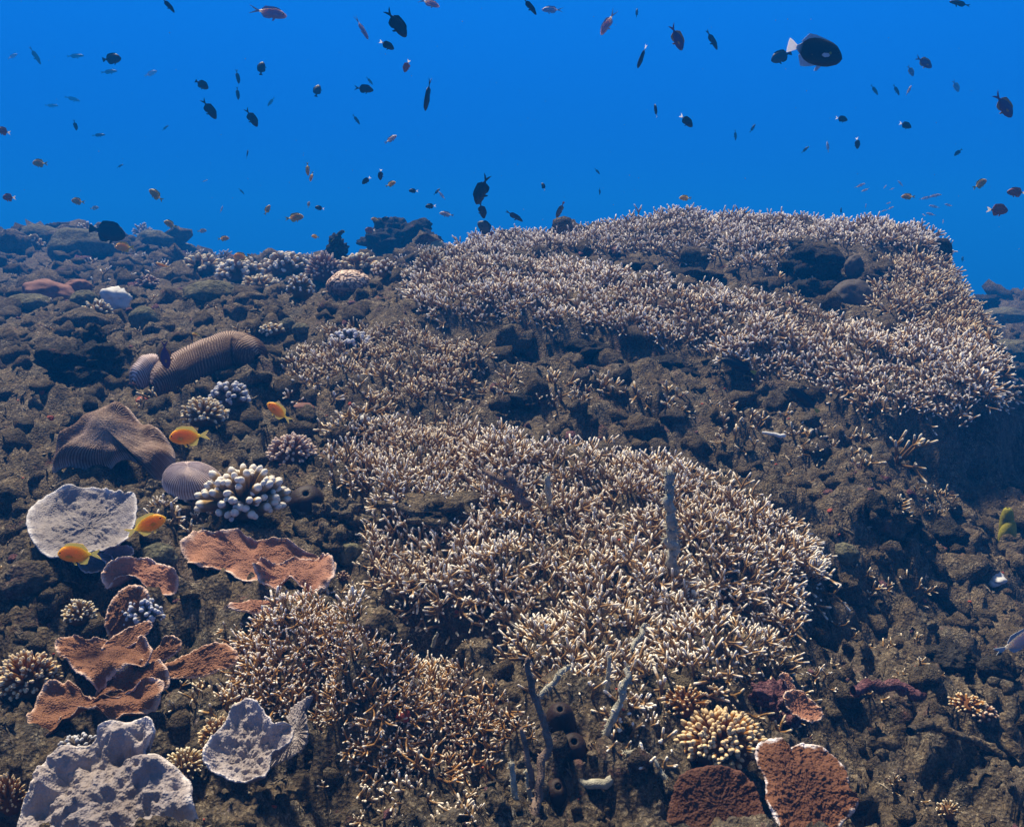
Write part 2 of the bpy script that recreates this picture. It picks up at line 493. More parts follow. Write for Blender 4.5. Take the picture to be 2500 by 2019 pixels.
def m_silt(name='silt', dark=(.017, .014, .012), mid=(.082, .066, .051), pale=(.34, .30, .24), pink=True, sc=1.0):
    m, n, l, b = new_mat(name, .95, .1)
    tc = n.new('ShaderNodeNewGeometry').outputs['Position']
    a = N(n, l, 'ShaderNodeTexNoise', {'Vector': tc, 'Scale': 14 * sc, 'Detail': 8, 'Roughness': .65}).outputs[0]
    f = N(n, l, 'ShaderNodeTexNoise', {'Vector': tc, 'Scale': 260 * sc, 'Detail': 4, 'Roughness': .7}).outputs[0]
    c = ramp(n, l, a, [(.32, dark), (.52, mid), (.78, tuple(x * 1.35 for x in mid))])
    ma = N(n, l, 'ShaderNodeTexNoise', {'Vector': tc, 'Scale': 19 * sc, 'Detail': 5, 'Roughness': .7, 'Distortion': .5}).outputs[0]
    sp = N(n, l, 'ShaderNodeMath', {0: ramp(n, l, f, [(.46, (0, 0, 0)), (.70, (1, 1, 1))]), 1: ramp(n, l, ma, [(.42, (.12, .12, .12)), (.62, (1, 1, 1))])}, operation='MULTIPLY').outputs[0]
    c = mix(n, l, sp, c, pale)
    hu = N(n, l, 'ShaderNodeTexNoise', {'Vector': tc, 'Scale': 5.5, 'Detail': 5, 'Roughness': .7, 'Distortion': .8}).outputs[0]
    c = mix(n, l, 1.0, c, ramp(n, l, hu, [(.30, (1.0, .86, .92)), (.42, (1, 1, 1)), (.52, (1.12, 1.04, .92)), (.60, (.88, .92, .96)), (.72, (1.35, 1.3, 1.35))]), 'MULTIPLY')
    if pink:
        p = N(n, l, 'ShaderNodeTexNoise', {'Vector': tc, 'Scale': 9, 'Detail': 6, 'Roughness': .75, 'Distortion': .6}).outputs[0]
        c = mix(n, l, ramp(n, l, p, [(.60, (0, 0, 0)), (.70, (.75, .75, .75))]), c, (.13, .055, .060))
        p = N(n, l, 'ShaderNodeTexNoise', {'Vector': tc, 'Scale': 37, 'Detail': 4, 'Roughness': .7}).outputs[0]
        c = mix(n, l, ramp(n, l, p, [(.69, (0, 0, 0)), (.76, (1, 1, 1))]), c, (.25, .20, .20))
    p = N(n, l, 'ShaderNodeTexNoise', {'Vector': tc, 'Scale': 75 * sc, 'Detail': 5, 'Roughness': .75}).outputs[0]
    c = mix(n, l, 1.0, c, ramp(n, l, p, [(.34, (.42, .40, .38)), (.52, (1, 1, 1)), (.66, (1.5, 1.45, 1.3))]), 'MULTIPLY')
    l.new(c, b.inputs['Base Color'])
    v = N(n, l, 'ShaderNodeTexVoronoi', {'Vector': tc, 'Scale': 160 * sc}).outputs[0]
    h = N(n, l, 'ShaderNodeMath', {0: f, 1: v}, operation='ADD').outputs[0]
    ck = N(n, l, 'ShaderNodeTexVoronoi', {'Vector': tc, 'Scale': 48 * sc}, feature='SMOOTH_F1').outputs[0]
    h = N(n, l, 'ShaderNodeMath', {0: N(n, l, 'ShaderNodeMath', {0: h, 1: .5}, operation='MULTIPLY').outputs[0], 1: ck}, operation='SUBTRACT').outputs[0]
    bump(n, l, h, b, 1.0, .010)
    return m

def m_coral(name, body, deep, tip=(.80, .76, .70), t0=.45, t1=.95, bsc=320, bst=.5, mott=.5, rim=0.0):
    """living coral: brown-tan stems with pale growing tips (attribute 'tip' runs to 1 at the growing edge)"""
    m, n, l, b = new_mat(name, .75, .2)
    at = N(n, l, 'ShaderNodeAttribute', attribute_name='tip').outputs['Fac']
    g = n.new('ShaderNodeNewGeometry').outputs['Position']
    if rim:
        rn = N(n, l, 'ShaderNodeTexNoise', {'Vector': n.new('ShaderNodeNewGeometry').outputs['Position'], 'Scale': 60, 'Detail': 4}).outputs[0]
        rm = N(n, l, 'ShaderNodeMapRange', {'Value': rn, 'From Min': .3, 'From Max': .7, 'To Min': -rim, 'To Max': rim * .4}).outputs[0]
        at = N(n, l, 'ShaderNodeMath', {0: at, 1: rm}, operation='ADD').outputs[0]
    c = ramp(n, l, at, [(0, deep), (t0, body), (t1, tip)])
    no = N(n, l, 'ShaderNodeTexNoise', {'Vector': g, 'Scale': 30, 'Detail': 5}).outputs[0]
    c = mix(n, l, mott, c, ramp(n, l, no, [(.3, (.55, .5, .45)), (.6, (1, 1, 1))]), 'MULTIPLY')
    lo = N(n, l, 'ShaderNodeTexNoise', {'Vector': g, 'Scale': 3.2, 'Detail': 3, 'Roughness': .6}).outputs[0]
    c = mix(n, l, 1.0, c, ramp(n, l, lo, [(.34, (.84, .76, .64)), (.48, (1, .97, .92)), (.62, (1.04, 1.02, 1.0))]), 'MULTIPLY')
    l.new(c, b.inputs['Base Color'])
    v = N(n, l, 'ShaderNodeTexVoronoi', {'Vector': g, 'Scale': bsc}).outputs[0]
    bump(n, l, v, b, bst, .0015)
    return m

M = {}
M['silt'] = m_silt()
M['rubble'] = m_silt('rubble', (.020, .016, .012), (.070, .056, .042), (.25, .22, .18), sc=1.6)
M['boulder'] = m_silt('boulder', (.05, .052, .040), (.11, .108, .078), (.19, .185, .14), pink=False, sc=.8)
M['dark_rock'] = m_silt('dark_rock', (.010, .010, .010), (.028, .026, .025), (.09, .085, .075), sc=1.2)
M['stag'] = m_coral('staghorn', (.34, .21, .10), (.045, .02, .008), (.98, .94, .86), .76, .96)  # near-black second colour paints self-shadow at the branch feet, likewise below
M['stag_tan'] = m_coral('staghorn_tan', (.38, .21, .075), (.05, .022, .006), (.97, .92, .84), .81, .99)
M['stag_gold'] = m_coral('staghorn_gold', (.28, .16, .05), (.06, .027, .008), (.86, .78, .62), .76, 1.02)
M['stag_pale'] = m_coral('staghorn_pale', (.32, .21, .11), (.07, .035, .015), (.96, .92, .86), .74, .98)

# ---------------------------------------------------------------- sea bed
ni, nj = U.shape
Vg = np.stack([XX, YY, H], -1).reshape(-1, 3)
ii, jj = np.meshgrid(np.arange(ni - 1), np.arange(nj - 1), indexing='ij')
a0 = (ii * nj + jj).ravel()
Qg = np.stack([a0, a0 + nj, a0 + nj + 1, a0 + 1], -1)
seabed = kind(link('seabed', mk_mesh('seabed', Vg, Qg, None, [M['silt']])), 'structure')
# deeper ground going on beyond the slope, to the horizon
fu = np.linspace(-1, 1, 60); fl = np.linspace(0, 1, 40)
FU, FL = np.meshgrid(fu, fl, indexing='ij')
FX = FU * 60; FY = -6 + FL * 76
FH = np.where(FY < 11.5, -3.0, -3.0 - (FY - 11.5) * .10) + .25 * fbm2(FX * .3, FY * .3, 3, 5)
aa, bb = np.meshgrid(np.arange(59), np.arange(39), indexing='ij'); c0 = (aa * 40 + bb).ravel()
far = kind(link('deep_seabed', mk_mesh('deep_seabed', np.stack([FX, FY, FH], -1).reshape(-1, 3), np.stack([c0, c0 + 40, c0 + 41, c0 + 1], -1), None, [M['silt']])), 'structure')

# water, as a closed box of faintly scattering haze
hz = bpy.data.meshes.new('haze')
x0, x1, y0, y1, z0, z1 = -62, 62, -8, 72, -11, 3.6
hz.from_pydata([(x0, y0, z0), (x1, y0, z0), (x1, y1, z0), (x0, y1, z0), (x0, y0, z1), (x1, y0, z1), (x1, y1, z1), (x0, y1, z1)], [],
               [(0, 3, 2, 1), (4, 5, 6, 7), (0, 1, 5, 4), (1, 2, 6, 5), (2, 3, 7, 6), (3, 0, 4, 7)])
hm = bpy.data.materials.new('water_haze'); hm.use_nodes = True
hn = hm.node_tree.nodes; hn.clear()
ho = hn.new('ShaderNodeOutputMaterial'); hv = hn.new('ShaderNodeVolumePrincipled')
hv.inputs['Color'].default_value = (0.006, 0.265, 1.0, 1)
hv.inputs['Density'].default_value = 0.040
hv.inputs['Anisotropy'].default_value = 0.0
hm.node_tree.links.new(hv.outputs[0], ho.inputs['Volume'])
hz.materials.append(hm)
kind(link('haze', hz), 'stuff')

# ---------------------------------------------------------------- staghorn thickets
def sprig_template(seed, sides=5, stems=5, fine=True, up=.24, slim=1.0, spread=1.0):
    r = random.Random(seed); g = Geo()
    for s in range(stems):
        az = 2 * math.pi * (s + r.random() * .8) / stems
        til = math.radians(r.uniform(26, 88) * spread) if s else math.radians(r.uniform(0, 15))
        d = np.array([math.sin(til) * math.cos(az), math.sin(til) * math.sin(az), math.cos(til)])
        L = r.uniform(.42, .72)
        p0 = np.array([0, 0, -.12]) + d * .03
        p1 = p0 + d * L * .6
        d2 = d + np.array([r.uniform(-.2, .2), r.uniform(-.2, .2), up]); d2 /= np.linalg.norm(d2)
        p2 = p1 + d2 * L * .55
        tube(g, [p0, p1, p2], [.075 * slim, .068 * slim, .058 * slim], sides, [0, .2, .42], cap=False)  # low values at the foot pick the painted shade colour
        nf = r.choice((2, 3, 3))
        for k in range(nf):
            ph = 2 * math.pi * (k + r.random() * .6) / nf
            a, b = frame(d2)
            w = r.uniform(.45, 1.35)
            d3 = d2 + (a * math.cos(ph) + b * math.sin(ph)) * w; d3 /= np.linalg.norm(d3)
            d4 = d3 + np.array([0, 0, up * .8]) + (a * r.uniform(-.3, .3) + b * r.uniform(-.3, .3)); d4 /= np.linalg.norm(d4)
            L3 = r.uniform(.28, .68)
            q1 = p2 + d3 * L3 * .5; q2 = q1 + d4 * L3 * .55
            r0, r1 = .055 * slim, r.uniform(.040, .052) * slim
            tube(g, [p2 - d3 * .03, q1, q2], [r0, r0 * .95, r1], sides, [.42, .68, 1.0])
            if fine and r.random() < .55:
                d5 = d3 + (a * r.uniform(-1, 1) + b * r.uniform(-1, 1)) * 1.0 + np.array([0, 0, .3]); d5 /= np.linalg.norm(d5)
                tube(g, [q1, q1 + d5 * r.uniform(.12, .22)], [r0 * .8, r1 * .85], sides, [.68, 1.0])
    return g.arrays()

T_FINE = [sprig_template(i, 5, 4 + i % 2, True, slim=.72) for i in range(8)]
T_FINEL = [sprig_template(60 + i, 4, 4, False, slim=.80) for i in range(7)]
T_MID = [sprig_template(20 + i, 5, 4, True, slim=.95) for i in range(7)]
T_LOW = [sprig_template(40 + i, 4, 3, False, slim=1.05) for i in range(6)]

def inpoly(px, py, poly):
    c = np.zeros(px.shape, bool)
    for (x1_, y1_), (x2_, y2_) in zip(poly, poly[1:] + poly[:1]):
        if y1_ == y2_: continue
        k = ((y1_ > py) != (y2_ > py)) & (px < (x2_ - x1_) * (py - y1_) / (y2_ - y1_) + x1_)
        c ^= k
    return c

def poly_points(polys, Y0, Y1, step, seed, thin=0.0, slopy=.8):
    """jittered points on the sea bed whose place falls in the given outlines"""
    r = np.random.default_rng(seed)
    allp = [p for q in polys for p in q]
    ua = min(p[0] for p in allp); ub = max(p[0] for p in allp)
    xa = min((ua - CX) / FOC * 1.2 * Y1, (ua - CX) / FOC * .9 * Y0); xb = max((ub - CX) / FOC * 1.2 * Y1, (ub - CX) / FOC * .9 * Y0)
    gx, gy = np.meshgrid(np.arange(xa, xb, step), np.arange(Y0, Y1, step), indexing='ij')
    gx = gx.ravel(); gy = gy.ravel()
    n = slope_normal(gx, gy, .04)
    extra = np.minimum((1 / np.maximum(n[:, 2], .25) - 1) * slopy, 3)
    rep = 1 + (extra + r.random(len(gx))).astype(int)
    gx = np.repeat(gx, rep); gy = np.repeat(gy, rep)
    gx = gx + r.uniform(-.5, .5, len(gx)) * step; gy = gy + r.uniform(-.5, .5, len(gy)) * step
    z = height(gx, gy)
    pts = np.stack([gx, gy, z], -1)
    px, py, dp = project(pts)
    jx = 22 * 1.7 / dp
    px = px + jx * fbm2(gx * 14, gy * 14, 3, seed + 70); py = py + .6 * jx * fbm2(gx * 14 + 9, gy * 14, 3, seed + 71)
    k = np.zeros(len(px), bool)
    for q in polys: k |= inpoly(px, py, q)
    if thin > 0:
        f = fbm2(gx * 7, gy * 7, 3, seed)
        k &= (f * .5 + .5 + r.uniform(-.15, .15, len(px))) > thin
    return pts[k]

def orient(pts, seed, upw=.75, jit=.35):
    r = np.random.default_rng(seed)
    n = slope_normal(pts[:, 0], pts[:, 1], .06)
    n = n * (1 - upw * .5) + np.array([0, 0, upw * .5]) + r.normal(0, jit * .5, n.shape)
    n[:, 2] = np.maximum(n[:, 2], .15)
    return rotm(n, r.uniform(0, 6.28, len(pts))), r

def thicket(name, label, cat, polys, Y0, Y1, step, size, mat, tmpl, tlow, seed, thin=0.0, lift=.0, parts=300, jit=.95, group=None, upw=.65):
    pts = poly_points(polys, Y0, Y1, step, seed, thin)
    R, r = orient(pts, seed + 1, upw, jit)
    sc = size * r.uniform(.75, 1.25, len(pts)) * (1 + .25 * fbm2(pts[:, 0] * 6, pts[:, 1] * 6, 2, seed))
    pts = pts - np.array([0, 0, 1]) * (size * (.15 + .35 * r.random(len(pts))))[:, None]
    vis = visible(pts + np.array([0, 0, size * .6]), 0.0)
    px, py, dep = project(pts)
    infr = (px > 5) & (px < 2145) & (py < 1725) & vis
    order = np.argsort(np.where(infr, dep / sc, 1e6))
    near = order[:min(parts, int(infr.sum()))]
    rest = np.setdiff1d(np.arange(len(pts)), near)
    c = pts[near].mean(0) if len(near) else pts.mean(0)
    c[2] = float(height(c[0], c[1]))
    root = link(name, None); root.location = c; tag(root, label, cat, group)
    root.empty_display_size = .05
    ms = [mk_mesh('branch_cluster', *t[:3], [mat], True, {'tip': t[3]}) for t in tmpl]
    for i in near:
        o = link('branch_cluster', ms[r.integers(len(ms))], root)
        o.matrix_basis = Matrix.Translation(-Vector(c)) @ mat4(R[i], pts[i], sc[i])
    if len(rest):
        which = r.integers(0, len(tlow), len(rest))
        me = scatter_mesh('branches', tlow, which, pts[rest] - c, R[rest], sc[rest], [mat])
        kind(link('branches', me, root), 'stuff')
    return len(pts)

A_POLY = [(715,945),(800,905),(900,898),(1050,922),(1130,952),(1250,962),(1400,990),(1500,1022),(1590,1056),(1665,1110),(1695,1165),(1680,1255),(1660,1315),(1640,1385),(1500,1400),(1420,1425),(1300,1440),(1180,1450),(1090,1420),(1085,1320),(1040,1270),(950,1285),(850,1265),(765,1215),(775,1130),(850,1085),(800,1050),(705,1000)]
F_POLY = [(480,1385),(500,1300),(560,1280),(720,1280),(780,1340),(850,1405),(990,1420),(1060,1470),(1085,1540),(1000,1640),(820,1650),(700,1560),(650,1500),(500,1490)]
B_POLY = [(860,620),(850,575),(1000,545),(1100,537),(1250,564),(1400,600),(1550,622),(1700,652),(1850,688),(2000,702),(2098,755),(2098,830),(2070,872),(1950,882),(1830,850),(1700,815),(1600,782),(1480,740),(1350,700),(1200,683),(1050,668),(920,668)]
C_POLY = [(940,545),(1000,500),(1100,484),(1200,495),(1280,465),(1400,452),(1520,440),(1700,460),(1900,478),(1975,495),(1992,535),(1930,528),(1800,524),(1700,502),(1660,520),(1640,560),(1570,565),(1500,540),(1420,532),(1330,525),(1250,530),(1100,530)]
H_POLY = [(1840,560),(1910,530),(1985,560),(2020,620),(2085,690),(2105,745),(2000,712),(1900,672),(1820,640)]
D_POLY = [(690,700),(790,680),(880,690),(1000,715),(1010,760),(960,810),(850,860),(750,870),(730,780),(640,800),(620,740)]
I_POLY = [(690,905),(720,860),(860,855),(1000,870),(960,905),(880,900),(800,907),(705,950)]
J_POLY = [(840,580),(850,520),(940,515),(960,545),(880,570)]

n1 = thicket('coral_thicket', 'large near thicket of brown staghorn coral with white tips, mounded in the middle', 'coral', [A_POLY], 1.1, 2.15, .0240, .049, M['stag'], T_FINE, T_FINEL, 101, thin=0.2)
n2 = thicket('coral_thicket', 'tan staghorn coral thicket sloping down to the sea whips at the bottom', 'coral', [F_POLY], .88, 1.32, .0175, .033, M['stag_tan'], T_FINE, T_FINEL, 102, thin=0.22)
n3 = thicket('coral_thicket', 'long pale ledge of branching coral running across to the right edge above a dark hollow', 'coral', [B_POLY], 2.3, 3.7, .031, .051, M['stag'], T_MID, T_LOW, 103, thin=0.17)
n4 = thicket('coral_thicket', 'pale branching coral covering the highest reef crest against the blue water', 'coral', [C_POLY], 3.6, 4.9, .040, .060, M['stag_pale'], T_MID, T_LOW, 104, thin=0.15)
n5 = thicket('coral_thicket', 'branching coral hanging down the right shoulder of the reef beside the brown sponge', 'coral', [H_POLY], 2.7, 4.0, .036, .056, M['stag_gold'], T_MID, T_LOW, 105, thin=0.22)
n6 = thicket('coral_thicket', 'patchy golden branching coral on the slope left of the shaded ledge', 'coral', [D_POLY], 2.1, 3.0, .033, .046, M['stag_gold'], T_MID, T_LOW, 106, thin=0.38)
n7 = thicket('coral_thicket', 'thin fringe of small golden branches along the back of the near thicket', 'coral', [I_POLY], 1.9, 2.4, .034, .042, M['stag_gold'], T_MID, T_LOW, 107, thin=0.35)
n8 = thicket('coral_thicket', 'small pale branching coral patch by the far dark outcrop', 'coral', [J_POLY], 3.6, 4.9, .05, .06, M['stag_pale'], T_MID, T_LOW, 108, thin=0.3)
print('SPRIGS', n1, n2, n3, n4, n5, n6, n7, n8)

# ---------------------------------------------------------------- rubble, turf
_t = (1 + 5 ** .5) / 2
def ico(sub):
    V = [(-1, _t, 0), (1, _t, 0), (-1, -_t, 0), (1, -_t, 0), (0, -1, _t), (0, 1, _t), (0, -1, -_t), (0, 1, -_t), (_t, 0, -1), (_t, 0, 1), (-_t, 0, -1), (-_t, 0, 1)]
    V = [np.array(v) / np.linalg.norm(v) for v in V]
    F = [(0, 11, 5), (0, 5, 1), (0, 1, 7), (0, 7, 10), (0, 10, 11), (1, 5, 9), (5, 11, 4), (11, 10, 2), (10, 7, 6), (7, 1, 8), (3, 9, 4), (3, 4, 2), (3, 2, 6), (3, 6, 8), (3, 8, 9), (4, 9, 5), (2, 4, 11), (6, 2, 10), (8, 6, 7), (9, 8, 1)]
    for _ in range(sub):
        c = {}; G = []
        def m(a, b):
            k = (min(a, b), max(a, b))
            if k not in c:
                v = V[a] + V[b]; V.append(v / np.linalg.norm(v)); c[k] = len(V) - 1
            return c[k]
        for a, b, d in F:
            x, y, z = m(a, b), m(b, d), m(d, a)
            G += [(a, x, z), (b, y, x), (d, z, y), (x, y, z)]
        F = G
    return np.array(V), np.array(F)
ICO = [ico(i) for i in range(6)]
NQ = np.zeros((0, 4), int)

def lump(sub, seed, amp=.35, fr=1.4, flat=(1, 1, .75), fine=0.0, ffr=5):
    V, F = ICO[sub]
    d = 1 + amp * fbm3(V * fr + seed * 3.1, 3, seed)
    if fine: d = d + fine * fbm3(V * ffr + seed, 3, seed + 50, .6)
    W = V * d[:, None] * np.array(flat)
    return W, NQ, F, np.zeros(len(W))

def turf_template(seed):
    r = random.Random(seed); g = Geo()
    for k in range(5):
        az = r.uniform(0, 6.28); t = r.uniform(.1, 1.0); L = r.uniform(.5, 1.1)
        d = np.array([math.sin(t) * math.cos(az), math.sin(t) * math.sin(az), math.cos(t)])
        p1 = d * L * .5; p2 = p1 + (d + np.array([r.uniform(-.6, .6), r.uniform(-.6, .6), r.uniform(-.2, .4)])) * L * .45
        tube(g, [d * 0, p1, p2], [.13, .11, .05], 3, None, cap=False)
    return g.arrays()

def twig_template(seed):
    r = random.Random(seed); g = Geo()
    p = [np.array([-1, 0, 0.]), np.array([-.3, r.uniform(-.3, .3), r.uniform(-.1, .25)]), np.array([.35, r.uniform(-.3, .3), r.uniform(-.1, .25)]), np.array([1, r.uniform(-.4, .4), r.uniform(-.2, .3)])]
    tube(g, p, [.16, .2, .17, .12], 5)
    tube(g, [p[1], p[1] + np.array([r.uniform(.1, .5), r.choice((-1, 1)) * .5, .35])], [.15, .11], 5)
    if r.random() < .6: tube(g, [p[2], p[2] + np.array([r.uniform(.0, .4), r.choice((-1, 1)) * .4, .4])], [.13, .1], 5)
    return g.arrays()

def ring_points(n, seed, ylo=.55, yhi=9.5, ulim=.82):
    r = np.random.default_rng(seed)
    u = r.uniform(-ulim, ulim, n); Y = np.exp(r.uniform(math.log(ylo), math.log(yhi), n))
    X = u * Y
    return np.stack([X, Y, height(X, Y)], -1), r

def spread(name, tmpl, n, seed, smin, smax, mat, sink=.25, lay=False, yhi=9.5, clump=0, power=2.2, tilt=.5):
    pts, r = ring_points(n, seed, yhi=yhi)
    if clump:
        f = fbm2(pts[:, 0] * 4, pts[:, 1] * 4, 3, seed)
        pts = pts[f > clump]
    if smax > 13:
        qx, qy, _ = project(pts)
        ins = np.zeros(len(pts), bool)
        for q in (A_POLY, F_POLY, B_POLY, C_POLY, H_POLY, D_POLY): ins |= inpoly(qx, qy, q)
        pts = pts[~(ins & (r.random(len(pts)) < .92))]
    if KEEP:
        ks = np.array(KEEP)
        dd = np.linalg.norm(pts[:, None, :] - ks[None, :, :3], axis=-1)
        pts = pts[~(dd < ks[None, :, 3]).any(1)]
    k = len(pts)
    nn = slope_normal(pts[:, 0], pts[:, 1], .05)
    nn = nn + r.normal(0, tilt, nn.shape); nn[:, 2] = np.abs(nn[:, 2]) + .1
    R = rotm(nn, r.uniform(0, 6.28, k))
    s = (smin + (smax - smin) * r.random(k) ** power) / FOC * pts[:, 1]
    sc = s[:, None] * r.uniform(.75, 1.25, (k, 3))
    pts = pts + np.array([0, 0, 1]) * (s * (sink if not lay else .1))[:, None]
    return kind(link(name, scatter_mesh(name, tmpl, r.integers(0, len(tmpl), k), pts, R, sc, [mat])), 'stuff')

M['turf'] = m_silt('turf', (.035, .03, .022), (.10, .085, .062), (.26, .23, .18), pink=False, sc=2)
M['twig'] = m_silt('twig', (.05, .04, .035), (.17, .14, .11), (.38, .34, .28), sc=1.5)
M['crust'] = m_silt('crust', (.05, .02, .03), (.15, .07, .09), (.34, .24, .26), pink=False, sc=1.5)
M['shell'] = m_coral('shell', (.42, .37, .31), (.3, .26, .21), (.7, .66, .6), mott=.6)
KEEP = []   # (x, y, z, radius) kept clear of loose rubble
# ---------------------------------------------------------------- shapes seen in outline, built in place
def catmull(pts, n, closed=True):
    pts = np.asarray(pts, float); m = len(pts)
    seg = m if closed else m - 1
    t = np.linspace(0, seg, n, endpoint=not closed)
    i = np.minimum(t.astype(int), seg - 1); f = (t - i)[:, None]
    g = (lambda k: pts[k % m]) if closed else (lambda k: pts[np.clip(k, 0, m - 1)])
    a, b, c, d = g(i - 1), g(i), g(i + 1), g(i + 2)
    return .5 * ((2 * b) + (c - a) * f + (2 * a - 5 * b + 4 * c - d) * f * f + (3 * b - a - 3 * c + d) * f ** 3)

def on_plane(px, py, C, n):
    q = P(px, py, 1.0)
    return q * (np.dot(C, n) / np.dot(q, n))

def plate_mesh(name, outline, centre, C, n, mat, thick=.006, bowl=.0, wav=.008, wfr=14, curl=.0, nod=.002, nfr=90, seed=1, rings=28, seg=150, ridge=0, ridge_amp=.001, jag=2.0, ruf=.004, soft=0, dome=0.0, rad_attr=2.0, skirt=0.0):
    """a thick wavy plate or dome whose edge follows a closed line; returns (mesh, centre)"""
    n = np.asarray(n, float); n = n / np.linalg.norm(n)
    O2 = catmull(outline, seg)
    th = np.arange(seg)
    jx = noise2(th * .35, th * 0 + seed, 3) * jag + noise2(th * .9, th * 0 + seed, 4) * jag * .7
    O2 = O2 + np.stack([jx, np.roll(jx, 17)], -1)
    Cc = np.asarray(C, float)
    O = np.array([on_plane(x, y, Cc, n) for x, y in O2])
    c0 = on_plane(centre[0], centre[1], Cc, n)
    rr = np.linspace(0, 1, rings) ** .8
    Pm = c0 + (O - c0)[None] * rr[:, None, None]           # rings, seg, 3
    X = Pm.reshape(-1, 3); r = np.repeat(rr, seg)
    an = np.tile(th, rings)
    w = fbm2(X[:, 0] * wfr + seed, X[:, 1] * wfr, 2, seed) * wav * (.25 + .75 * r)
    w = w + ruf * r ** 4 * (noise2(an * .16, an * 0 + seed * 1.7, 12) + .5 * noise2(an * .42, an * 0 + seed, 13))
    off = w + bowl * r ** 2 + curl * np.clip((r - .72) / .28, 0, 1) ** 2 * (1 + .8 * noise2(an * .12, an * 0.0 + seed, 9))
    if dome: off = off + dome * np.sqrt(np.clip(1 - r ** 2.2, 0, 1))
    nv = fbm2(X[:, 0] * nfr, X[:, 1] * nfr, 3, seed + 5, .6)
    nv = nv + (.30 if soft else .35) * fbm2(X[:, 0] * nfr * 4, X[:, 1] * nfr * 4, 2, seed + 9)
    if soft: nv = nv * .75 + .45
    nodk = np.abs(nv) * nod * (1 - np.clip((r - .86) / .14, 0, 1) * .8)
    off = off + nodk
    tip = r ** rad_attr
    if ridge:
        ph = an / seg * ridge * 2 * np.pi + 1.2 * noise2(r * 3, an * .05, 8)
        rd = np.abs(np.sin(ph * .5)) ** .6
        off = off + rd * ridge_amp * np.clip(r * 2.2, 0, 1)
        tip = np.clip(rd, 0, 1) * (.5 + .5 * np.clip(1.3 - r, 0, 1)) + .35 * np.clip((r - .93) / .07, 0, 1)
    top = X + n * off[:, None]
    bt = thick * (1 - .55 * r ** 3)
    bot = top - n * (nodk + bt)[:, None]
    if skirt: bot = bot - np.array([0, 0, 1]) * (skirt * (1 - r ** 4))[:, None]
    # rounded rim between the two
    e = top[-seg:]; f = bot[-seg:]
    outd = (O - c0); outd /= np.linalg.norm(outd, axis=-1, keepdims=True)
    rim = (e + f) / 2 + outd * (thick * .25)
    V = np.concatenate([top, rim, bot])
    k = np.arange(seg); k1 = (k + 1) % seg
    Q = []
    for i in range(rings - 1):
        Q.append(np.stack([i * seg + k, (i + 1) * seg + k, (i + 1) * seg + k1, i * seg + k1], -1))
    b0 = rings * seg
    Q.append(np.stack([(rings - 1) * seg + k, b0 + k, b0 + k1, (rings - 1) * seg + k1], -1))
    b1 = b0 + seg
    Q.append(np.stack([b0 + k, b1 + (rings - 1) * seg + k, b1 + (rings - 1) * seg + k1, b0 + k1], -1))
    for i in range(rings - 1):
        Q.append(np.stack([b1 + i * seg + k, b1 + i * seg + k1, b1 + (i + 1) * seg + k1, b1 + (i + 1) * seg + k], -1))
    Q = np.concatenate(Q)
    A = np.concatenate([tip, np.ones(seg), np.minimum(tip, .3)])
    me = mk_mesh(name, V - c0, Q, None, [mat], True, {'tip': A})
    return me, c0

def plates(name, label, cat, leaves, mat, group=None, part='leaf'):
    """one colony made of plate-like leaves; each leaf: dict(o=outline, c=centre, Y=distance, n=normal, ...)"""
    root = None
    for i, lf in enumerate(leaves):
        lf = dict(lf); o = lf.pop('o'); c = lf.pop('c'); Y = lf.pop('Y', None); n = lf.pop('n', (0, -.45, .9)); mt = lf.pop('m', mat)
        lift = lf.pop('lift', .02); pn = lf.pop('part', part); tries = lf.pop('tries', 16)
        if Y is None:
            Cp = ground(*c); Y = Cp[1] - lift * 1.2
        nv_ = np.array(n, float); nv_ /= np.linalg.norm(nv_)
        for _ in range(tries):
            C = P(c[0], c[1], Y)
            q_ = np.array([on_plane(c[0] + (x - c[0]) * t_, c[1] + (y - c[1]) * t_, C, nv_) for x, y in o for t_ in (.5, .95) if y < 1740])
            if (q_[:, 2] > height(q_[:, 0], q_[:, 1]) + .004).mean() > .965: break
            Y *= .988
        KEEP.append((*C, .55 * (max(x for x, _ in o) - min(x for x, _ in o)) * Y / FOC))
        me, c0 = plate_mesh(pn, o, c, C, n, mt, seed=i * 7 + int(c[0]) % 50, **lf)
        if len(leaves) == 1:
            me.name = name
            ob = link(name, me); ob.location = c0
            return tag(ob, label, cat, group)
        if root is None:
            root = link(name, None); root.location = c0; tag(root, label, cat, group); rc = c0; root.empty_display_size = .03
        ob = link(pn, me, root); ob.location = c0 - rc
    return root

M['pink_plate'] = m_coral('pink_plate', (.36, .18, .125), (.25, .115, .08), (.76, .60, .54), .80, .99, rim=.10, bsc=420, bst=.9, mott=.6)
M['brown_plate'] = m_coral('brown_plate', (.23, .108, .062), (.15, .066, .038), (.66, .48, .40), .82, .99, rim=.10, bsc=420, bst=.9, mott=.6)
M['red_plate'] = m_coral('red_plate', (.15, .065, .035), (.10, .042, .025), (.75, .70, .74), .86, .985, rim=.22, bsc=300, bst=1.0, mott=.6)
M['grey_plate'] = m_coral('grey_plate', (.27, .25, .27), (.18, .165, .18), (.58, .57, .60), .84, .99, rim=.1, bsc=360, bst=.8, mott=.5)
M['rust_shaded'] = m_coral('rust_shaded', (.085, .034, .02), (.06, .024, .014), (.11, .05, .035), .90, 1.0, bsc=300, bst=1.0, mott=.6)  # shadow put into the colour: darkened rust, pale rim left out
M['lavender_plate'] = m_coral('lavender_plate', (.36, .33, .36), (.24, .215, .235), (.66, .63, .66), .86, .99, rim=.1, bsc=300, bst=1.0, mott=.6)
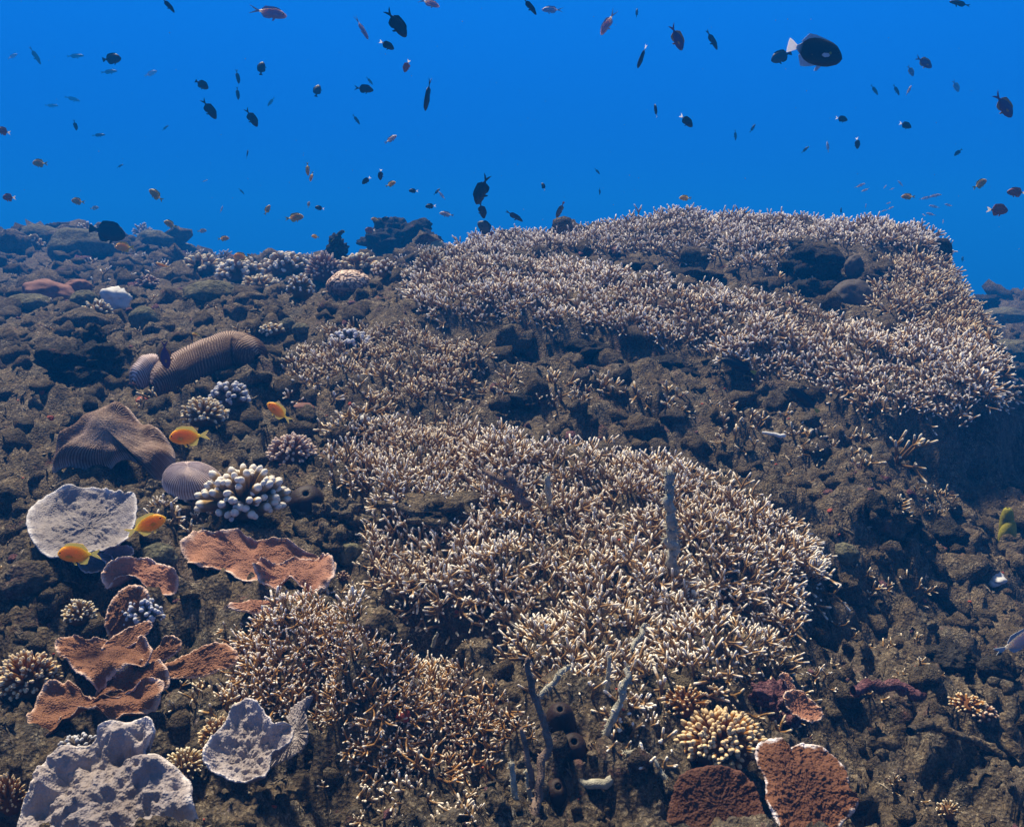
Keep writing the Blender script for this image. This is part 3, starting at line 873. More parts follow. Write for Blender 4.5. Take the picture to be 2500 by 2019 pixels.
M['mushroom'] = m_coral('mushroom', (.11, .055, .036), (.05, .023, .014), (.46, .36, .32), .5, 1.0, bsc=260, bst=.9, mott=.8)
M['mushroom_pale'] = m_coral('mushroom_pale', (.27, .18, .16), (.12, .07, .06), (.70, .60, .62), .4, .95, bsc=500, bst=.4, mott=.4)
M['finger_white'] = m_coral('finger_white', (.34, .22, .085), (.10, .055, .02), (.88, .86, .80), .72, 1.0, bsc=700, bst=.3, mott=.3)
M['finger_grey'] = m_coral('finger_grey', (.15, .13, .13), (.06, .045, .04), (.60, .62, .70), .6, 1.02, bsc=700, bst=.3, mott=.3)
M['finger_pink'] = m_coral('finger_pink', (.28, .15, .10), (.10, .045, .03), (.72, .60, .52), .6, 1.0, bsc=700, bst=.3, mott=.3)
M['finger_gold'] = m_coral('finger_gold', (.34, .155, .03), (.10, .036, .008), (.80, .68, .46), .74, 1.06, bsc=700, bst=.3, mott=.3)
M['finger_cream'] = m_coral('finger_cream', (.36, .24, .10), (.12, .06, .025), (.82, .76, .60), .6, 1.0, bsc=700, bst=.3, mott=.3)
def m_plain(name, c1, c2, rough=.8, sc=30, bs=.5, bd=.002):
    m, n, l, b = new_mat(name, rough, .25)
    g = n.new('ShaderNodeNewGeometry').outputs['Position']
    no = N(n, l, 'ShaderNodeTexNoise', {'Vector': g, 'Scale': sc, 'Detail': 7, 'Roughness': .65}).outputs[0]
    l.new(ramp(n, l, no, [(.35, c1), (.65, c2)]), b.inputs['Base Color'])
    f = N(n, l, 'ShaderNodeTexNoise', {'Vector': g, 'Scale': sc * 8, 'Detail': 4}).outputs[0]
    if name in ('tail_whitetail', 'tail_trigger', 'tail_orange', 'fin_orange', 'tail_red'):
        b.inputs['Subsurface Weight'].default_value = .25 if 'orange' in name else .5
        b.inputs['Subsurface Radius'].default_value = (1, .9, .8)
        b.inputs['Subsurface Scale'].default_value = .03
    bump(n, l, f, b, bs, bd)
    return m
M['sponge'] = m_plain('brown_sponge', (.014, .007, .006), (.030, .014, .011), .65)
M['sponge_hole_shade'] = m_plain('sponge_hole_shade', (.006, .003, .003), (.01, .005, .004), .9)  # near-black lining paints the shade inside the openings
M['sponge_grey'] = m_plain('grey_sponge', (.05, .042, .038), (.095, .075, .065), .8)
M['yellow_sponge'] = m_plain('yellow_sponge', (.16, .15, .02), (.34, .30, .03), .8, 60, .8)
M['red_crust'] = m_plain('red_crust', (.22, .03, .02), (.42, .08, .04), .7, 60, .8)
M['white_rock'] = m_plain('white_rock', (.38, .38, .39), (.70, .69, .67), .8, 14, .6)
M['red_rock'] = m_plain('red_rock', (.12, .055, .045), (.24, .12, .10), .9, 16, .6)
M['fuzz'] = m_plain('grey_fuzz', (.22, .205, .165), (.46, .44, .36), .95, 70, 1.0)
M['fuzz_brown'] = m_plain('brown_fuzz', (.11, .075, .06), (.25, .18, .145), .95, 70, 1.0)

# --- the long mushroom coral: a fat ridged body swept along a curved spine
def swept_coral(name, spine, width, heightf, mat, N_=58, nt=470, nphi=24, amp=.0024, lobes=(), seed=3):
    S = catmull(spine, nt, closed=False)
    t = np.linspace(0, 1, nt)
    w = np.interp(t, [a for a, _ in width], [b for _, b in width])
    h = np.interp(t, [a for a, _ in heightf], [b for _, b in heightf])
    k = np.ones(31) / 31
    w = np.convolve(np.pad(w, 15, 'edge'), k, 'valid'); h = np.convolve(np.pad(h, 15, 'edge'), k, 'valid')
    d = np.gradient(S, axis=0); d /= np.linalg.norm(d, axis=-1, keepdims=True)
    up = np.array([0, -.18, 1.0]); up /= np.linalg.norm(up)
    side = np.cross(d, up); side /= np.linalg.norm(side, axis=-1, keepdims=True)
    ph = np.linspace(-math.radians(118), math.radians(118), nphi)
    T_, PH = np.meshgrid(np.arange(nt), ph, indexing='ij')
    tt = t[T_]
    warp = .012 * np.sin(PH * 1.3) + .022 * noise2(tt * 7, PH * 1.6, seed)
    rd = np.abs(np.sin((tt + warp) * np.pi * N_)) ** .7
    crest = np.exp(-(PH / .10) ** 2)
    groove = sum(np.exp(-((tt - g - .02 * PH) / .007) ** 2) for g in lobes) if lobes else 0
    bul = 1 + .07 * noise2(tt * 6, PH * 1.0, seed + 3)
    rad = bul * (1 - .05 * groove)
    V = S[T_] + side[T_] * (np.sin(PH) * w[T_] * rad)[..., None] + up * ((np.cos(PH) * h[T_]) * rad)[..., None]
    nrm = side[T_] * np.sin(PH)[..., None] + up * np.cos(PH)[..., None]
    V = V + nrm * (rd * amp - crest * .0035)[..., None]
    A = np.clip(rd ** 2 * .75 * (.75 + .25 * np.cos(PH)) + .45 * np.exp(-((np.abs(PH) - .17) / .12) ** 2) + .25 * (groove if lobes else 0), 0, 1)  # pale ridges, plus a highlight painted along the top edge
    i, j = np.meshgrid(np.arange(nt - 1), np.arange(nphi - 1), indexing='ij'); a_ = (i * nphi + j).ravel()
    Q = np.stack([a_, a_ + 1, a_ + nphi + 1, a_ + nphi], -1)
    c = S.mean(0)
    me = mk_mesh(name, V.reshape(-1, 3) - c, Q, None, [mat], True, {'tip': A.ravel()})
    o = link(name, me); o.location = c
    return o

YL = 2.42
sp = [P(318, 815, YL - .05), P(375, 792, YL), P(440, 762, YL + .03), P(500, 742, YL + .06), P(542, 752, YL + .02)]
o = swept_coral('mushroom_coral', sp, [(0, .012), (.05, .05), (.15, .078), (.4, .085), (.7, .078), (.9, .055), (.97, .035), (1, .006)],
                [(0, .010), (.05, .045), (.15, .066), (.4, .078), (.7, .072), (.9, .05), (.97, .03), (1, .006)], M['mushroom'], lobes=(.84,))
tag(o, 'long humped brown mushroom coral with fine ridges and a highlight painted along the top, on silt', 'coral')
sp = [P(282, 806, YL - .02), P(298, 788, YL), P(318, 774, YL + .02), P(338, 768, YL + .03)]
o = swept_coral('mushroom_coral', sp, [(0, .006), (.12, .038), (.5, .055), (.9, .045), (1, .008)], [(0, .006), (.12, .035), (.5, .048), (.9, .035), (1, .008)], M['mushroom_pale'], N_=22, nt=240, lobes=(), seed=9)
tag(o, 'small pinkish grey ridged coral lobe at the left end of the long humped coral', 'coral')

# --- plates and mushroom corals seen in outline
plates('mushroom_coral', 'big drooping brown ridged mushroom coral with three lobes above a dark hollow', 'coral',
       [dict(o=[(105, 962), (122, 930), (150, 908), (178, 893), (205, 868), (232, 862), (268, 866), (290, 885), (325, 900), (352, 930), (370, 968), (362, 992), (345, 1012), (322, 1004), (300, 975), (272, 962), (240, 972), (200, 982), (150, 985), (112, 982)], c=(238, 925), Y=1.80, n=(0, -.62, .78),
             dome=.050, thick=.02, ruf=.0, jag=.8, wav=.055, wfr=11, ridge=170, ridge_amp=.0017, seg=620, rings=26, nod=.001)], M['mushroom'])
plates('mushroom_coral', 'round domed mushroom coral with radiating ridges, beside the thick white finger coral', 'coral',
       [dict(o=[(342, 1008), (352, 992), (378, 983), (412, 981), (440, 984), (462, 998), (462, 1022), (440, 1042), (405, 1046), (372, 1044), (348, 1028)], c=(402, 1000), Y=1.66, n=(0, -.50, .86),
             dome=.034, jag=.4, ruf=.0, thick=.01, wav=.003, ridge=64, ridge_amp=.0022, seg=420, rings=22, nod=.0006)], M['mushroom_pale'])
plates('plate_coral', 'wide grey lavender plate coral with a pale rim, between two orange fish', 'coral',
       [dict(o=[(66, 1112), (72, 1080), (95, 1056), (130, 1043), (175, 1038), (215, 1042), (240, 1050), (268, 1056), (290, 1060), (293, 1100), (285, 1130), (262, 1160), (235, 1168), (205, 1172), (160, 1178), (112, 1185), (85, 1165), (72, 1140)], c=(180, 1110), Y=1.46, n=(.03, -.42, .9),
             thick=.006, bowl=.018, wav=.014, wfr=12, nod=.006, nfr=55, curl=.004)], M['grey_plate'])
plates('plate_coral', 'pink brown plate coral in wavy tiers with pale edges, below the thick finger coral', 'coral',
       [dict(o=[(380, 1148), (395, 1130), (410, 1118), (440, 1122), (470, 1130), (500, 1118), (520, 1130), (560, 1142), (600, 1148), (650, 1160), (688, 1168), (705, 1185), (690, 1205), (640, 1215), (600, 1212), (550, 1225), (500, 1215), (470, 1195), (430, 1190), (395, 1178)], c=(530, 1170), Y=1.38, n=(.02, -.42, .9),
             thick=.006, wav=.026, wfr=13, nod=.0035, nfr=80, curl=.006),
        dict(o=[(535, 1200), (548, 1188), (580, 1182), (620, 1178), (670, 1165), (695, 1172), (702, 1205), (698, 1224), (668, 1238), (640, 1226), (610, 1214), (580, 1222), (550, 1215)], c=(625, 1200), Y=1.30, n=(0, -.30, .95),
             thick=.006, wav=.028, ruf=.009, wfr=19, nod=.0025, nfr=90, curl=.004),
        dict(o=[(480, 1268), (520, 1255), (570, 1252), (620, 1245), (665, 1242), (655, 1258), (620, 1272), (570, 1280), (520, 1284), (490, 1280)], c=(570, 1264), Y=1.27, n=(0, -.35, .93), thick=.006, wav=.012, nod=.003)], M['pink_plate'])
plates('plate_coral', 'cluster of small grey cups and a folded pink leaf below the wide grey plate', 'coral',
       [dict(o=[(172, 1180), (190, 1170), (220, 1166), (242, 1176), (232, 1196), (205, 1208), (180, 1205)], c=(207, 1186), Y=1.36, n=(-.1, -.6, .8), m=M['grey_plate'], bowl=.012, thick=.005, wav=.006, seg=90, rings=18, part='cup'),
        dict(o=[(215, 1168), (240, 1155), (272, 1152), (285, 1165), (270, 1180), (240, 1188), (222, 1182)], c=(250, 1168), Y=1.38, n=(0, -.6, .8), m=M['grey_plate'], bowl=.01, thick=.005, wav=.006, seg=90, rings=18, part='cup'),
        dict(o=[(215, 1210), (235, 1190), (270, 1178), (300, 1166), (335, 1180), (368, 1205), (372, 1235), (350, 1252), (315, 1240), (280, 1215), (245, 1215), (225, 1232)], c=(300, 1205), Y=1.32, n=(.25, -.6, .75), thick=.006, wav=.022, wfr=20, nod=.003, curl=.004)], M['pink_plate'])
plates('plate_coral', 'upright dark brown plate coral with a rough face, above the left brown tiers', 'coral',
       [dict(o=[(222, 1290), (235, 1255), (262, 1232), (295, 1232), (312, 1252), (300, 1290), (285, 1325), (262, 1345), (235, 1340), (222, 1318)], c=(265, 1285), Y=1.22, n=(.1, -.85, .45), thick=.008, wav=.012, nod=.003)], M['brown_plate'])
plates('plate_coral', 'tiers of orange brown plate coral with pale wavy edges stacked at the left', 'coral',
       [dict(o=[(112, 1350), (120, 1332), (150, 1332), (190, 1345), (230, 1340), (270, 1330), (300, 1340), (320, 1375), (270, 1400), (235, 1418), (205, 1436), (180, 1425), (155, 1405), (140, 1385), (125, 1370)], c=(215, 1372), Y=1.10, n=(.05, -.38, .92), thick=.006, wav=.022, ruf=.007, wfr=20, nod=.0025, curl=.002),
        dict(o=[(215, 1358), (240, 1335), (275, 1318), (310, 1302), (318, 1316), (290, 1345), (250, 1368), (225, 1372)], c=(265, 1342), Y=1.09, n=(.35, -.45, .8), thick=.006, wav=.008, nod=.002, seg=100, rings=20),
        dict(o=[(300, 1372), (330, 1360), (350, 1340), (378, 1345), (375, 1362), (345, 1378), (320, 1392), (302, 1388)], c=(338, 1366), Y=1.10, n=(.1, -.5, .85), thick=.006, wav=.01, nod=.002, seg=100, rings=20),
        dict(o=[(330, 1400), (370, 1375), (420, 1362), (470, 1355), (498, 1372), (495, 1395), (450, 1412), (400, 1418), (350, 1422)], c=(415, 1390), Y=1.10, n=(0, -.5, .86), thick=.006, wav=.012, nod=.003)], M['brown_plate'])
plates('plate_coral', 'lower orange brown plate coral curling in a long wave above the big lavender plate', 'coral',
       [dict(o=[(188, 1455), (220, 1432), (262, 1415), (300, 1388), (345, 1400), (350, 1432), (300, 1440), (262, 1442), (230, 1458), (200, 1470)], c=(270, 1430), Y=1.03, n=(.05, -.34, .94), thick=.006, wav=.020, ruf=.007, wfr=22, nod=.0025, curl=.002),
        dict(o=[(58, 1520), (72, 1480), (95, 1450), (125, 1438), (160, 1442), (185, 1462), (230, 1470), (280, 1450), (320, 1432), (345, 1440), (335, 1468), (300, 1488), (240, 1508), (205, 1500), (160, 1508), (130, 1505), (100, 1540), (75, 1545)], c=(180, 1482), Y=.99, n=(0, -.34, .94), thick=.006, wav=.026, ruf=.009, wfr=22, nod=.003, curl=.002)], M['brown_plate'])
plates('plate_coral', 'big lumpy lavender grey plate coral filling the bottom left corner', 'coral',
       [dict(o=[(25, 1736), (45, 1690), (72, 1660), (78, 1630), (110, 1610), (150, 1580), (195, 1560), (225, 1532), (290, 1522), (318, 1522), (325, 1545), (300, 1575), (345, 1600), (395, 1640), (405, 1690), (420, 1760), (400, 1820), (200, 1850), (40, 1820)], c=(230, 1680), Y=.82, n=(0, -.40, .92),
             thick=.010, wav=.030, wfr=18, nod=.020, nfr=24, soft=1, jag=.8, curl=.004, rings=60, seg=260)], M['lavender_plate'])
plates('plate_coral', 'curled lavender plate coral with a ribbed upright flap and rounded lower lip', 'coral',
       [dict(o=[(442, 1630), (448, 1600), (475, 1560), (500, 1520), (530, 1500), (560, 1525), (585, 1555), (620, 1560), (618, 1590), (580, 1610), (570, 1645), (548, 1665), (510, 1672), (470, 1662), (448, 1645)], c=(530, 1595), Y=.97, n=(.0, -.36, .93), thick=.006, bowl=.030, wav=.010, nod=.012, nfr=50, soft=1, curl=.006),
        dict(o=[(570, 1610), (590, 1575), (608, 1540), (605, 1500), (622, 1478), (655, 1462), (640, 1485), (645, 1520), (640, 1560), (618, 1585), (590, 1600)], c=(620, 1538), Y=.955, n=(-.55, -.62, .55), thick=.005, wav=.004, ridge=60, ridge_amp=.0012, seg=300, rings=20, nod=.0005, part='flap')], M['lavender_plate'])
plates('plate_coral', 'small pink plate coral with a bright white edge on the right slope', 'coral',
       [dict(o=[(1640, 1470), (1650, 1455), (1675, 1452), (1700, 1470), (1722, 1492), (1722, 1510), (1700, 1518), (1680, 1512), (1655, 1498)], c=(1680, 1484), Y=1.08, n=(.15, -.6, .78), thick=.005, bowl=.008, wav=.006, nod=.003, seg=110, rings=24)], M['pink_plate'])
plates('plate_coral', 'rust red sheet coral with a frilled white edge at the bottom right', 'coral',
       [dict(o=[(1588, 1575), (1600, 1558), (1640, 1552), (1660, 1570), (1690, 1560), (1735, 1580), (1770, 1620), (1780, 1660), (1800, 1675), (1790, 1705), (1765, 1730), (1740, 1800), (1640, 1800), (1630, 1736), (1610, 1690), (1608, 1640), (1592, 1605)], c=(1690, 1660), Y=.885, n=(.0, -.50, .86), thick=.007, wav=.012, nod=.004, nfr=90, curl=.002, rings=44, seg=220)], M['red_plate'])
plates('plate_coral', 'rust coral sheet with painted shadow under the golden finger coral', 'coral',
       [dict(tries=2, o=[(1405, 1736), (1410, 1680), (1430, 1630), (1480, 1612), (1540, 1615), (1580, 1640), (1600, 1690), (1610, 1760), (1560, 1800), (1440, 1800)], c=(1510, 1690), Y=.90, n=(-.1, -.65, .75), thick=.007, wav=.012, nod=.003)], M['rust_shaded'])
plates('plate_coral', 'thin pale rim of white coral sticking out above the small pink plate', 'coral',
       [dict(o=[(1636, 1418), (1650, 1412), (1662, 1424), (1668, 1446), (1658, 1452), (1648, 1434)], c=(1653, 1430), Y=1.12, n=(.4, -.6, .6), thick=.004, wav=.002, nod=.001, seg=60, rings=12)], M['pink_plate'])

# --- finger corals
def finger_mesh(seed, knob=1.0, sides=8):
    r = random.Random(seed); g = Geo()
    b = np.array([r.uniform(-.12, .12), r.uniform(-.12, .12), 0])
    pts = [np.array([0, 0, 0.]), np.array([0, 0, .35]) + b * .4, np.array([0, 0, .7]) + b, np.array([0, 0, .93]) + b * 1.3]
    tube(g, pts, [.12, .125, .135 * knob, .12 * knob], sides, [0, .25, .52, .95])
    for k in range(r.choice((0, 1, 2))):
        a = r.uniform(0, 6.28); z = r.uniform(.45, .75)
        p = np.array([0, 0, z]) + b * z
        d = np.array([math.cos(a) * .8, math.sin(a) * .8, .75]); d /= np.linalg.norm(d)
        tube(g, [p, p + d * .14, p + d * r.uniform(.22, .3)], [.10, .105 * knob, .09 * knob], sides, [.35, .55, .95])
    return g.arrays()
FM = {}
def fmeshes(mat, knob):
    k = (mat.name, knob)
    if k not in FM:
        FM[k] = [mk_mesh('finger', V, Q, T, [mat], True, {'tip': A}) for V, Q, T, A in (finger_mesh(i, knob) for i in range(6))]
    return FM[k]
GA = math.pi * (3 - 5 ** .5)
def finger_coral(px, py, w, h, nf, mat, label, knob=1.15, thick=1.0, group=None, Y=None, name='finger_coral', inner=.42, tint=None, low=-.15):
    """colony centred at (px,py); w,h its size in the picture; thickness of the fingers relative to the default"""
    if Y is None:
        g = ground(px, py + h * .30); Y = g[1]
    Y = min([Y] + [ground(px + w * a_, py + h * .5)[1] + h * .12 / FOC for a_ in (-.25, 0, .25)])
    k = Y / FOC
    C = P(px, py + h * .28, Y)
    KEEP.append((*C, w * .55 * k))
    rx, rz = w * .5 * k, h * .62 * k
    root = link(name, None); root.location = C; root.empty_display_size = .02
    tag(root, label, 'coral', group)
    r = random.Random(int(px * 7 + py))
    ms = fmeshes(mat, knob)
    V, Q, F, A = lump(2, int(px) % 90, .25, 1.5, (rx * (inner + .2), rx * (inner + .12), rz * (inner + .12)))
    link('base', mk_mesh('base', V, None, F, [mat], True, {'tip': np.full(len(V), .05)}), root)
    S = np.array([rx, rx * .8, rz])
    for i in range(nf):
        z = 1 - (1 - low) * (i + .5) / nf
        q = math.sqrt(max(0, 1 - z * z)); a = i * GA + r.uniform(-.25, .25)
        d = np.array([q * math.cos(a), q * math.sin(a), z])
        p0 = d * S * inner
        end = d * S * r.uniform(.86, 1.08)
        end[2] += rz * .06
        v = end - p0; L = float(np.linalg.norm(v))
        R = rotm((v / L)[None], np.array([r.uniform(0, 6.28)]))[0]
        th = rx * .80 * thick
        o = link('finger', ms[r.randrange(6)], root)
        o.matrix_basis = mat4(R, p0, (th * r.uniform(.85, 1.15), th * r.uniform(.85, 1.15), L))
    return root
finger_coral(512, 1022, 198, 128, 84, M['finger_white'], 'thick white tipped finger coral, largest of the finger corals, beside the brown sponge', inner=.35, thick=.72, Y=1.62)
finger_coral(612, 934, 106, 72, 110, M['finger_pink'], 'round pinkish finger coral with short crowded fingers, right of the orange fish', thick=.62, knob=1.0, Y=1.92)
finger_coral(430, 857, 102, 66, 90, M['finger_cream'], 'cream finger coral just in front of the long humped coral', thick=.62, knob=1.0, Y=2.12)
finger_coral(482, 822, 92, 62, 60, M['finger_grey'], 'blue grey finger coral tucked under the right end of the long humped coral', thick=.85, Y=2.22)
finger_coral(300, 1278, 92, 72, 46, M['finger_grey'], 'small dark grey knobbed finger coral behind the left brown tiers', thick=.95, Y=1.24)
finger_coral(168, 1276, 80, 62, 70, M['finger_cream'], 'cream branching coral tuft at the left, above the brown plate tiers', thick=.62, knob=1.0, Y=1.24)
finger_coral(62, 1400, 140, 125, 120, M['finger_gold'], 'golden finger coral at the left edge beside the brown plate tiers', thick=.55, knob=1.0, Y=1.08)
finger_coral(462, 1530, 100, 100, 90, M['finger_gold'], 'amber finger coral wedged behind the curled lavender plate', thick=.62, Y=1.02)
finger_coral(388, 1592, 105, 72, 80, M['finger_cream'], 'pale yellow finger coral between the two lavender plates', thick=.55, knob=1.0, Y=.98)
finger_coral(20, 1650, 80, 120, 70, M['finger_gold'], 'golden finger coral cut by the left edge above the bottom corner', thick=.6, knob=1.0, Y=.93)
finger_coral(170, 1560, 110, 60, 50, M['finger_grey'], 'dull grey knobbed coral behind the big lavender plate', thick=.7, Y=.97)
finger_coral(1512, 1530, 205, 120, 270, M['finger_gold'], 'golden brown finger coral with white tips above the rust sheet with painted shadow', knob=1.25, inner=.52, thick=.42, Y=1.0)
finger_coral(1440, 1460, 110, 70, 60, M['finger_gold'], 'smaller golden coral tuft between the leaning sea whip and the red crusted rubble', thick=.5, knob=1.0, Y=1.09)
finger_coral(2030, 1470, 90, 40, 40, M['finger_gold'], 'low golden coral tuft on the right slope near the dead branches', thick=.6, knob=1.0, Y=1.28)
finger_coral(1990, 1690, 60, 50, 26, M['finger_cream'], 'tiny cream coral tuft low on the right slope', thick=.6, knob=1.0, Y=.98)
finger_coral(2065, 1488, 66, 44, 30, M['finger_pink'], 'purple grey knobbed coral half buried in the right slope', thick=.9, Y=1.22)
finger_coral(680, 555, 74, 66, 80, M['finger_pink'], 'pinkish round branching coral on the left crest below the dark pinnacle', thick=.6, knob=1.0)
finger_coral(600, 548, 90, 56, 60, M['finger_white'], 'pale finger coral in the middle of the row along the left crest', thick=.75)
finger_coral(505, 562, 100, 58, 60, M['finger_white'], 'pale finger coral with fat fingers behind the flat boulder', thick=.8)
finger_coral(425, 552, 90, 50, 50, M['finger_cream'], 'pale finger coral beside the dark sea whip on the left crest', thick=.75)
finger_coral(545, 592, 80, 44, 44, M['finger_cream'], 'low cream finger coral in front of the pale crest row', thick=.7)
finger_coral(632, 596, 60, 56, 40, M['finger_white'], 'pale finger coral standing left of the small brain coral', thick=.8)
finger_coral(755, 548, 84, 48, 50, M['finger_cream'], 'cream finger coral right of the round pinkish coral on the crest', thick=.7)
finger_coral(810, 560, 60, 40, 34, M['finger_white'], 'small pale finger coral behind the brain coral', thick=.75)
finger_coral(572, 688, 58, 28, 30, M['finger_cream'], 'little cream coral with stubby fingers beside the twin round knobs', thick=1.0)
finger_coral(205, 645, 64, 44, 30, M['finger_cream'], 'yellowish coral tuft leaning on the white rock', thick=.8)
finger_coral(312, 588, 50, 30, 30, M['finger_pink'], 'small faint branching coral among the hazy left rocks', thick=.8, knob=1.0)
finger_coral(300, 470 + 12, 44, 34, 30, M['finger_white'], 'pale coral tuft right of the black surgeon shaped fish', thick=.8, knob=1.0)
finger_coral(185, 482, 50, 40, 34, M['finger_white'], 'pale coral knob at the top of the left rocks, left of the black fish', thick=.8, knob=1.0)
finger_coral(68, 505, 50, 34, 24, M['finger_cream'], 'hazy cream coral against the rounded boulder at the left crest', thick=.8)
finger_coral(905, 545, 70, 66, 60, M['finger_cream'], 'pale branching tuft beside the teal fish at the dark outcrop', thick=.6, knob=1.0, Y=4.2)
finger_coral(735, 708, 90, 44, 44, M['finger_grey'], 'grey lobed coral at the head of the golden patch', thick=.9)
finger_coral(720, 1205, 30, 26, 24, M['finger_pink'], 'tiny purple coral button at the right tip of the pink tiers', thick=.8)

# brain coral
def brain(px, py, w, h, label, mat):
    g = ground(px, py + h * .3); Y = g[1]; k = Y / FOC
    V, F = ICO[5]
    m = noise3(V * 7.5 + 3, 5) + .5 * noise3(V * 8, 6)
    rd = 1 - np.clip(np.abs(m) * 3.2, 0, 1)
    d = 1 + .10 * fbm3(V * 1.3, 2, 8) - .06 * rd
    W = V * d[:, None] * np.array([w * .5 * k, w * .42 * k, h * .6 * k])
    o = link('brain_coral', mk_mesh('brain_coral', W, None, F, [mat], True, {'tip': np.clip(1 - rd * 1.4, 0, 1) * (.45 + .55 * np.clip(V[:, 2] + .3, 0, 1))}))
    o.location = P(px, py + h * .15, Y)
    return tag(o, label, 'coral')
M['brain'] = m_coral('brain_coral', (.34, .20, .13), (.08, .04, .03), (.72, .56, .45), .5, .9, mott=.3)
brain(733, 592, 92, 52, 'rounded tan brain coral with winding grooves on the left slope', M['brain'])

# --- boulders and rocks
def boulder(px, py, w, h, mat, label, seed, name='boulder', amp=.22, fr=1.2, fine=.05, sub=3, sink=.30, flat=.8, roll=0, Y=None, cat='rock'):
    """px,py: middle of the rock in the picture"""
    if Y is None:
        Y = ground(px, py + h * .42)[1] + w * .2 * ground(px, py + h * .42)[1] / FOC
    k = Y / FOC
    V, Q, F, A = lump(sub, seed, amp, fr, (w * .5 * k, w * .5 * flat * k, h * .62 * k), fine, 5)
    me = mk_mesh(name, V, None, F, [mat], True)
    o = link(name, me); o.location = P(px, py + h * .10, Y); o.rotation_euler = (0, roll, 0)
    return tag(o, label, cat)
B = M['boulder']
boulder(92, 497, 92, 42, B, 'smooth rounded boulder at the far left crest under the blue water', 1, amp=.12, roll=.25)
boulder(165, 515, 130, 62, B, 'large angular grey boulder below the black fish', 2, amp=.25, fr=.9, fine=.03)
boulder(28, 508, 70, 50, M['silt'], 'dark lumpy rock cut by the left edge at the crest', 3)
boulder(115, 480, 46, 22, M['dark_rock'], 'low dark bushy rock on the left crest between two boulders', 4, fine=.25)
boulder(325, 505, 70, 34, B, 'hazy slab sided rock standing farthest back on the left crest', 5, amp=.25)
boulder(385, 522, 56, 20, B, 'low hazy rock on the crest right of the slab sided rock', 6, amp=.2)
boulder(105, 612, 100, 42, M['red_rock'], 'long reddish rock in the hazy left slope', 7, amp=.2, roll=.15)
boulder(165, 600, 50, 24, M['red_rock'], 'small pinkish stone behind the reddish rock', 8)
boulder(62, 634, 96, 34, B, 'flat olive boulder at the left, in front of the reddish rock', 9, amp=.1)
boulder(177, 628, 56, 32, B, 'small dark rounded boulder between the reddish rock and the white rock', 10, amp=.12)
boulder(240, 632, 62, 40, M['white_rock'], 'bright white angular rock on the hazy left slope', 11, amp=.5, fr=1.1, fine=.12)
boulder(305, 668, 66, 44, B, 'rounded boulder below and right of the white rock', 12, amp=.1, roll=.3)
boulder(175, 668, 110, 36, M['silt'], 'long silt covered rock below the white rock', 13, amp=.2)
boulder(442, 612, 116, 46, B, 'wide flat topped boulder below the pale finger coral row', 14, amp=.12)
boulder(525, 632, 70, 34, M['silt'], 'lumpy brown rock right of the wide flat boulder', 15)
boulder(604, 682, 36, 26, B, 'smooth round knob, left one of a pair beside the stubby cream coral', 16, amp=.08, name='knob_rock')
boulder(632, 690, 38, 24, B, 'smooth round knob, right one of a pair beside the stubby cream coral', 17, amp=.08, name='knob_rock')
boulder(838, 502, 130, 80, M['dark_rock'], 'big hazy dark outcrop rising behind the middle of the crest', 18, amp=.35, fr=1.4, fine=.22, sub=4, Y=6.6)
boulder(900, 525, 60, 50, M['dark_rock'], 'lower right shoulder stone of the hazy dark outcrop', 19, amp=.35, fine=.2, Y=6.4)
boulder(1065, 492, 42, 20, M['dark_rock'], 'low dark knob on the crest left of the second dark knob', 20, amp=.3, fine=.15, Y=4.5)
boulder(1206, 490, 54, 26, M['dark_rock'], 'dark knob on the crest where the highest ridge begins', 21, amp=.3, fine=.15, Y=4.45)
boulder(706, 525, 46, 44, M['dark_rock'], 'dark jagged pinnacle rock on the left crest', 22, amp=.45, fine=.3, Y=5.0)
boulder(165, 765, 150, 80, M['dark_rock'], 'dark craggy outcrop left of the long humped coral', 23, amp=.45, fr=1.6, fine=.2, sub=4, sink=.3)
boulder(200, 722, 50, 60, M['dark_rock'], 'dark pointed rock spire on top of the craggy outcrop', 24, amp=.4, fr=1.6, fine=.2, Y=2.75)
boulder(1790, 620, 92, 62, M['sponge_grey'], 'smooth brown grey sponge mound in the gap under the high crest', 25, amp=.15, Y=3.32, name='sponge_mound', cat='sponge')
boulder(1792, 556, 40, 40, M['sponge_grey'], 'round dark grey sponge above the larger sponge mound', 26, amp=.12, Y=3.55, name='sponge_mound', cat='sponge')
boulder(1965, 530, 60, 60, M['dark_rock'], 'dark bare rock face at the right end of the high crest', 27, amp=.2, Y=3.85)
boulder(1770, 1160, 70, 40, B, 'smooth pale rock deep in the dark hollow right of the near thicket', 28, amp=.1)
boulder(1850, 1068, 84, 66, M['dark_rock'], 'dark rounded rock over the hollow right of the near thicket', 29, amp=.3, fine=.15)
boulder(1990, 1120, 76, 56, M['dark_rock'], 'black rounded rock on the right silt slope', 30, amp=.25, fine=.12)
boulder(2040, 1135, 50, 44, M['dark_rock'], 'smaller black rock touching the black rounded rock', 31, amp=.3, fine=.15)
boulder(1905, 1095, 60, 40, M['dark_rock'], 'low dark rock between the hollow and the black rounded rock', 32, amp=.3, fine=.15)
boulder(1990, 1380, 150, 70, M['dark_rock'], 'dark overhung rock below the fish at the right edge', 33, amp=.3, fine=.15, sub=4)
boulder(2100, 1400, 90, 60, M['dark_rock'], 'dark rock at the right edge below the striped fish', 34, amp=.3, fine=.15)
boulder(1760, 1230, 90, 60, M['rubble'], 'crusted brown rock beside the right end of the near thicket', 35, amp=.35, fine=.2)
boulder(1340, 905, 120, 50, M['rubble'], 'turf covered hump in the brown saddle behind the near thicket', 36, amp=.4, fine=.2)
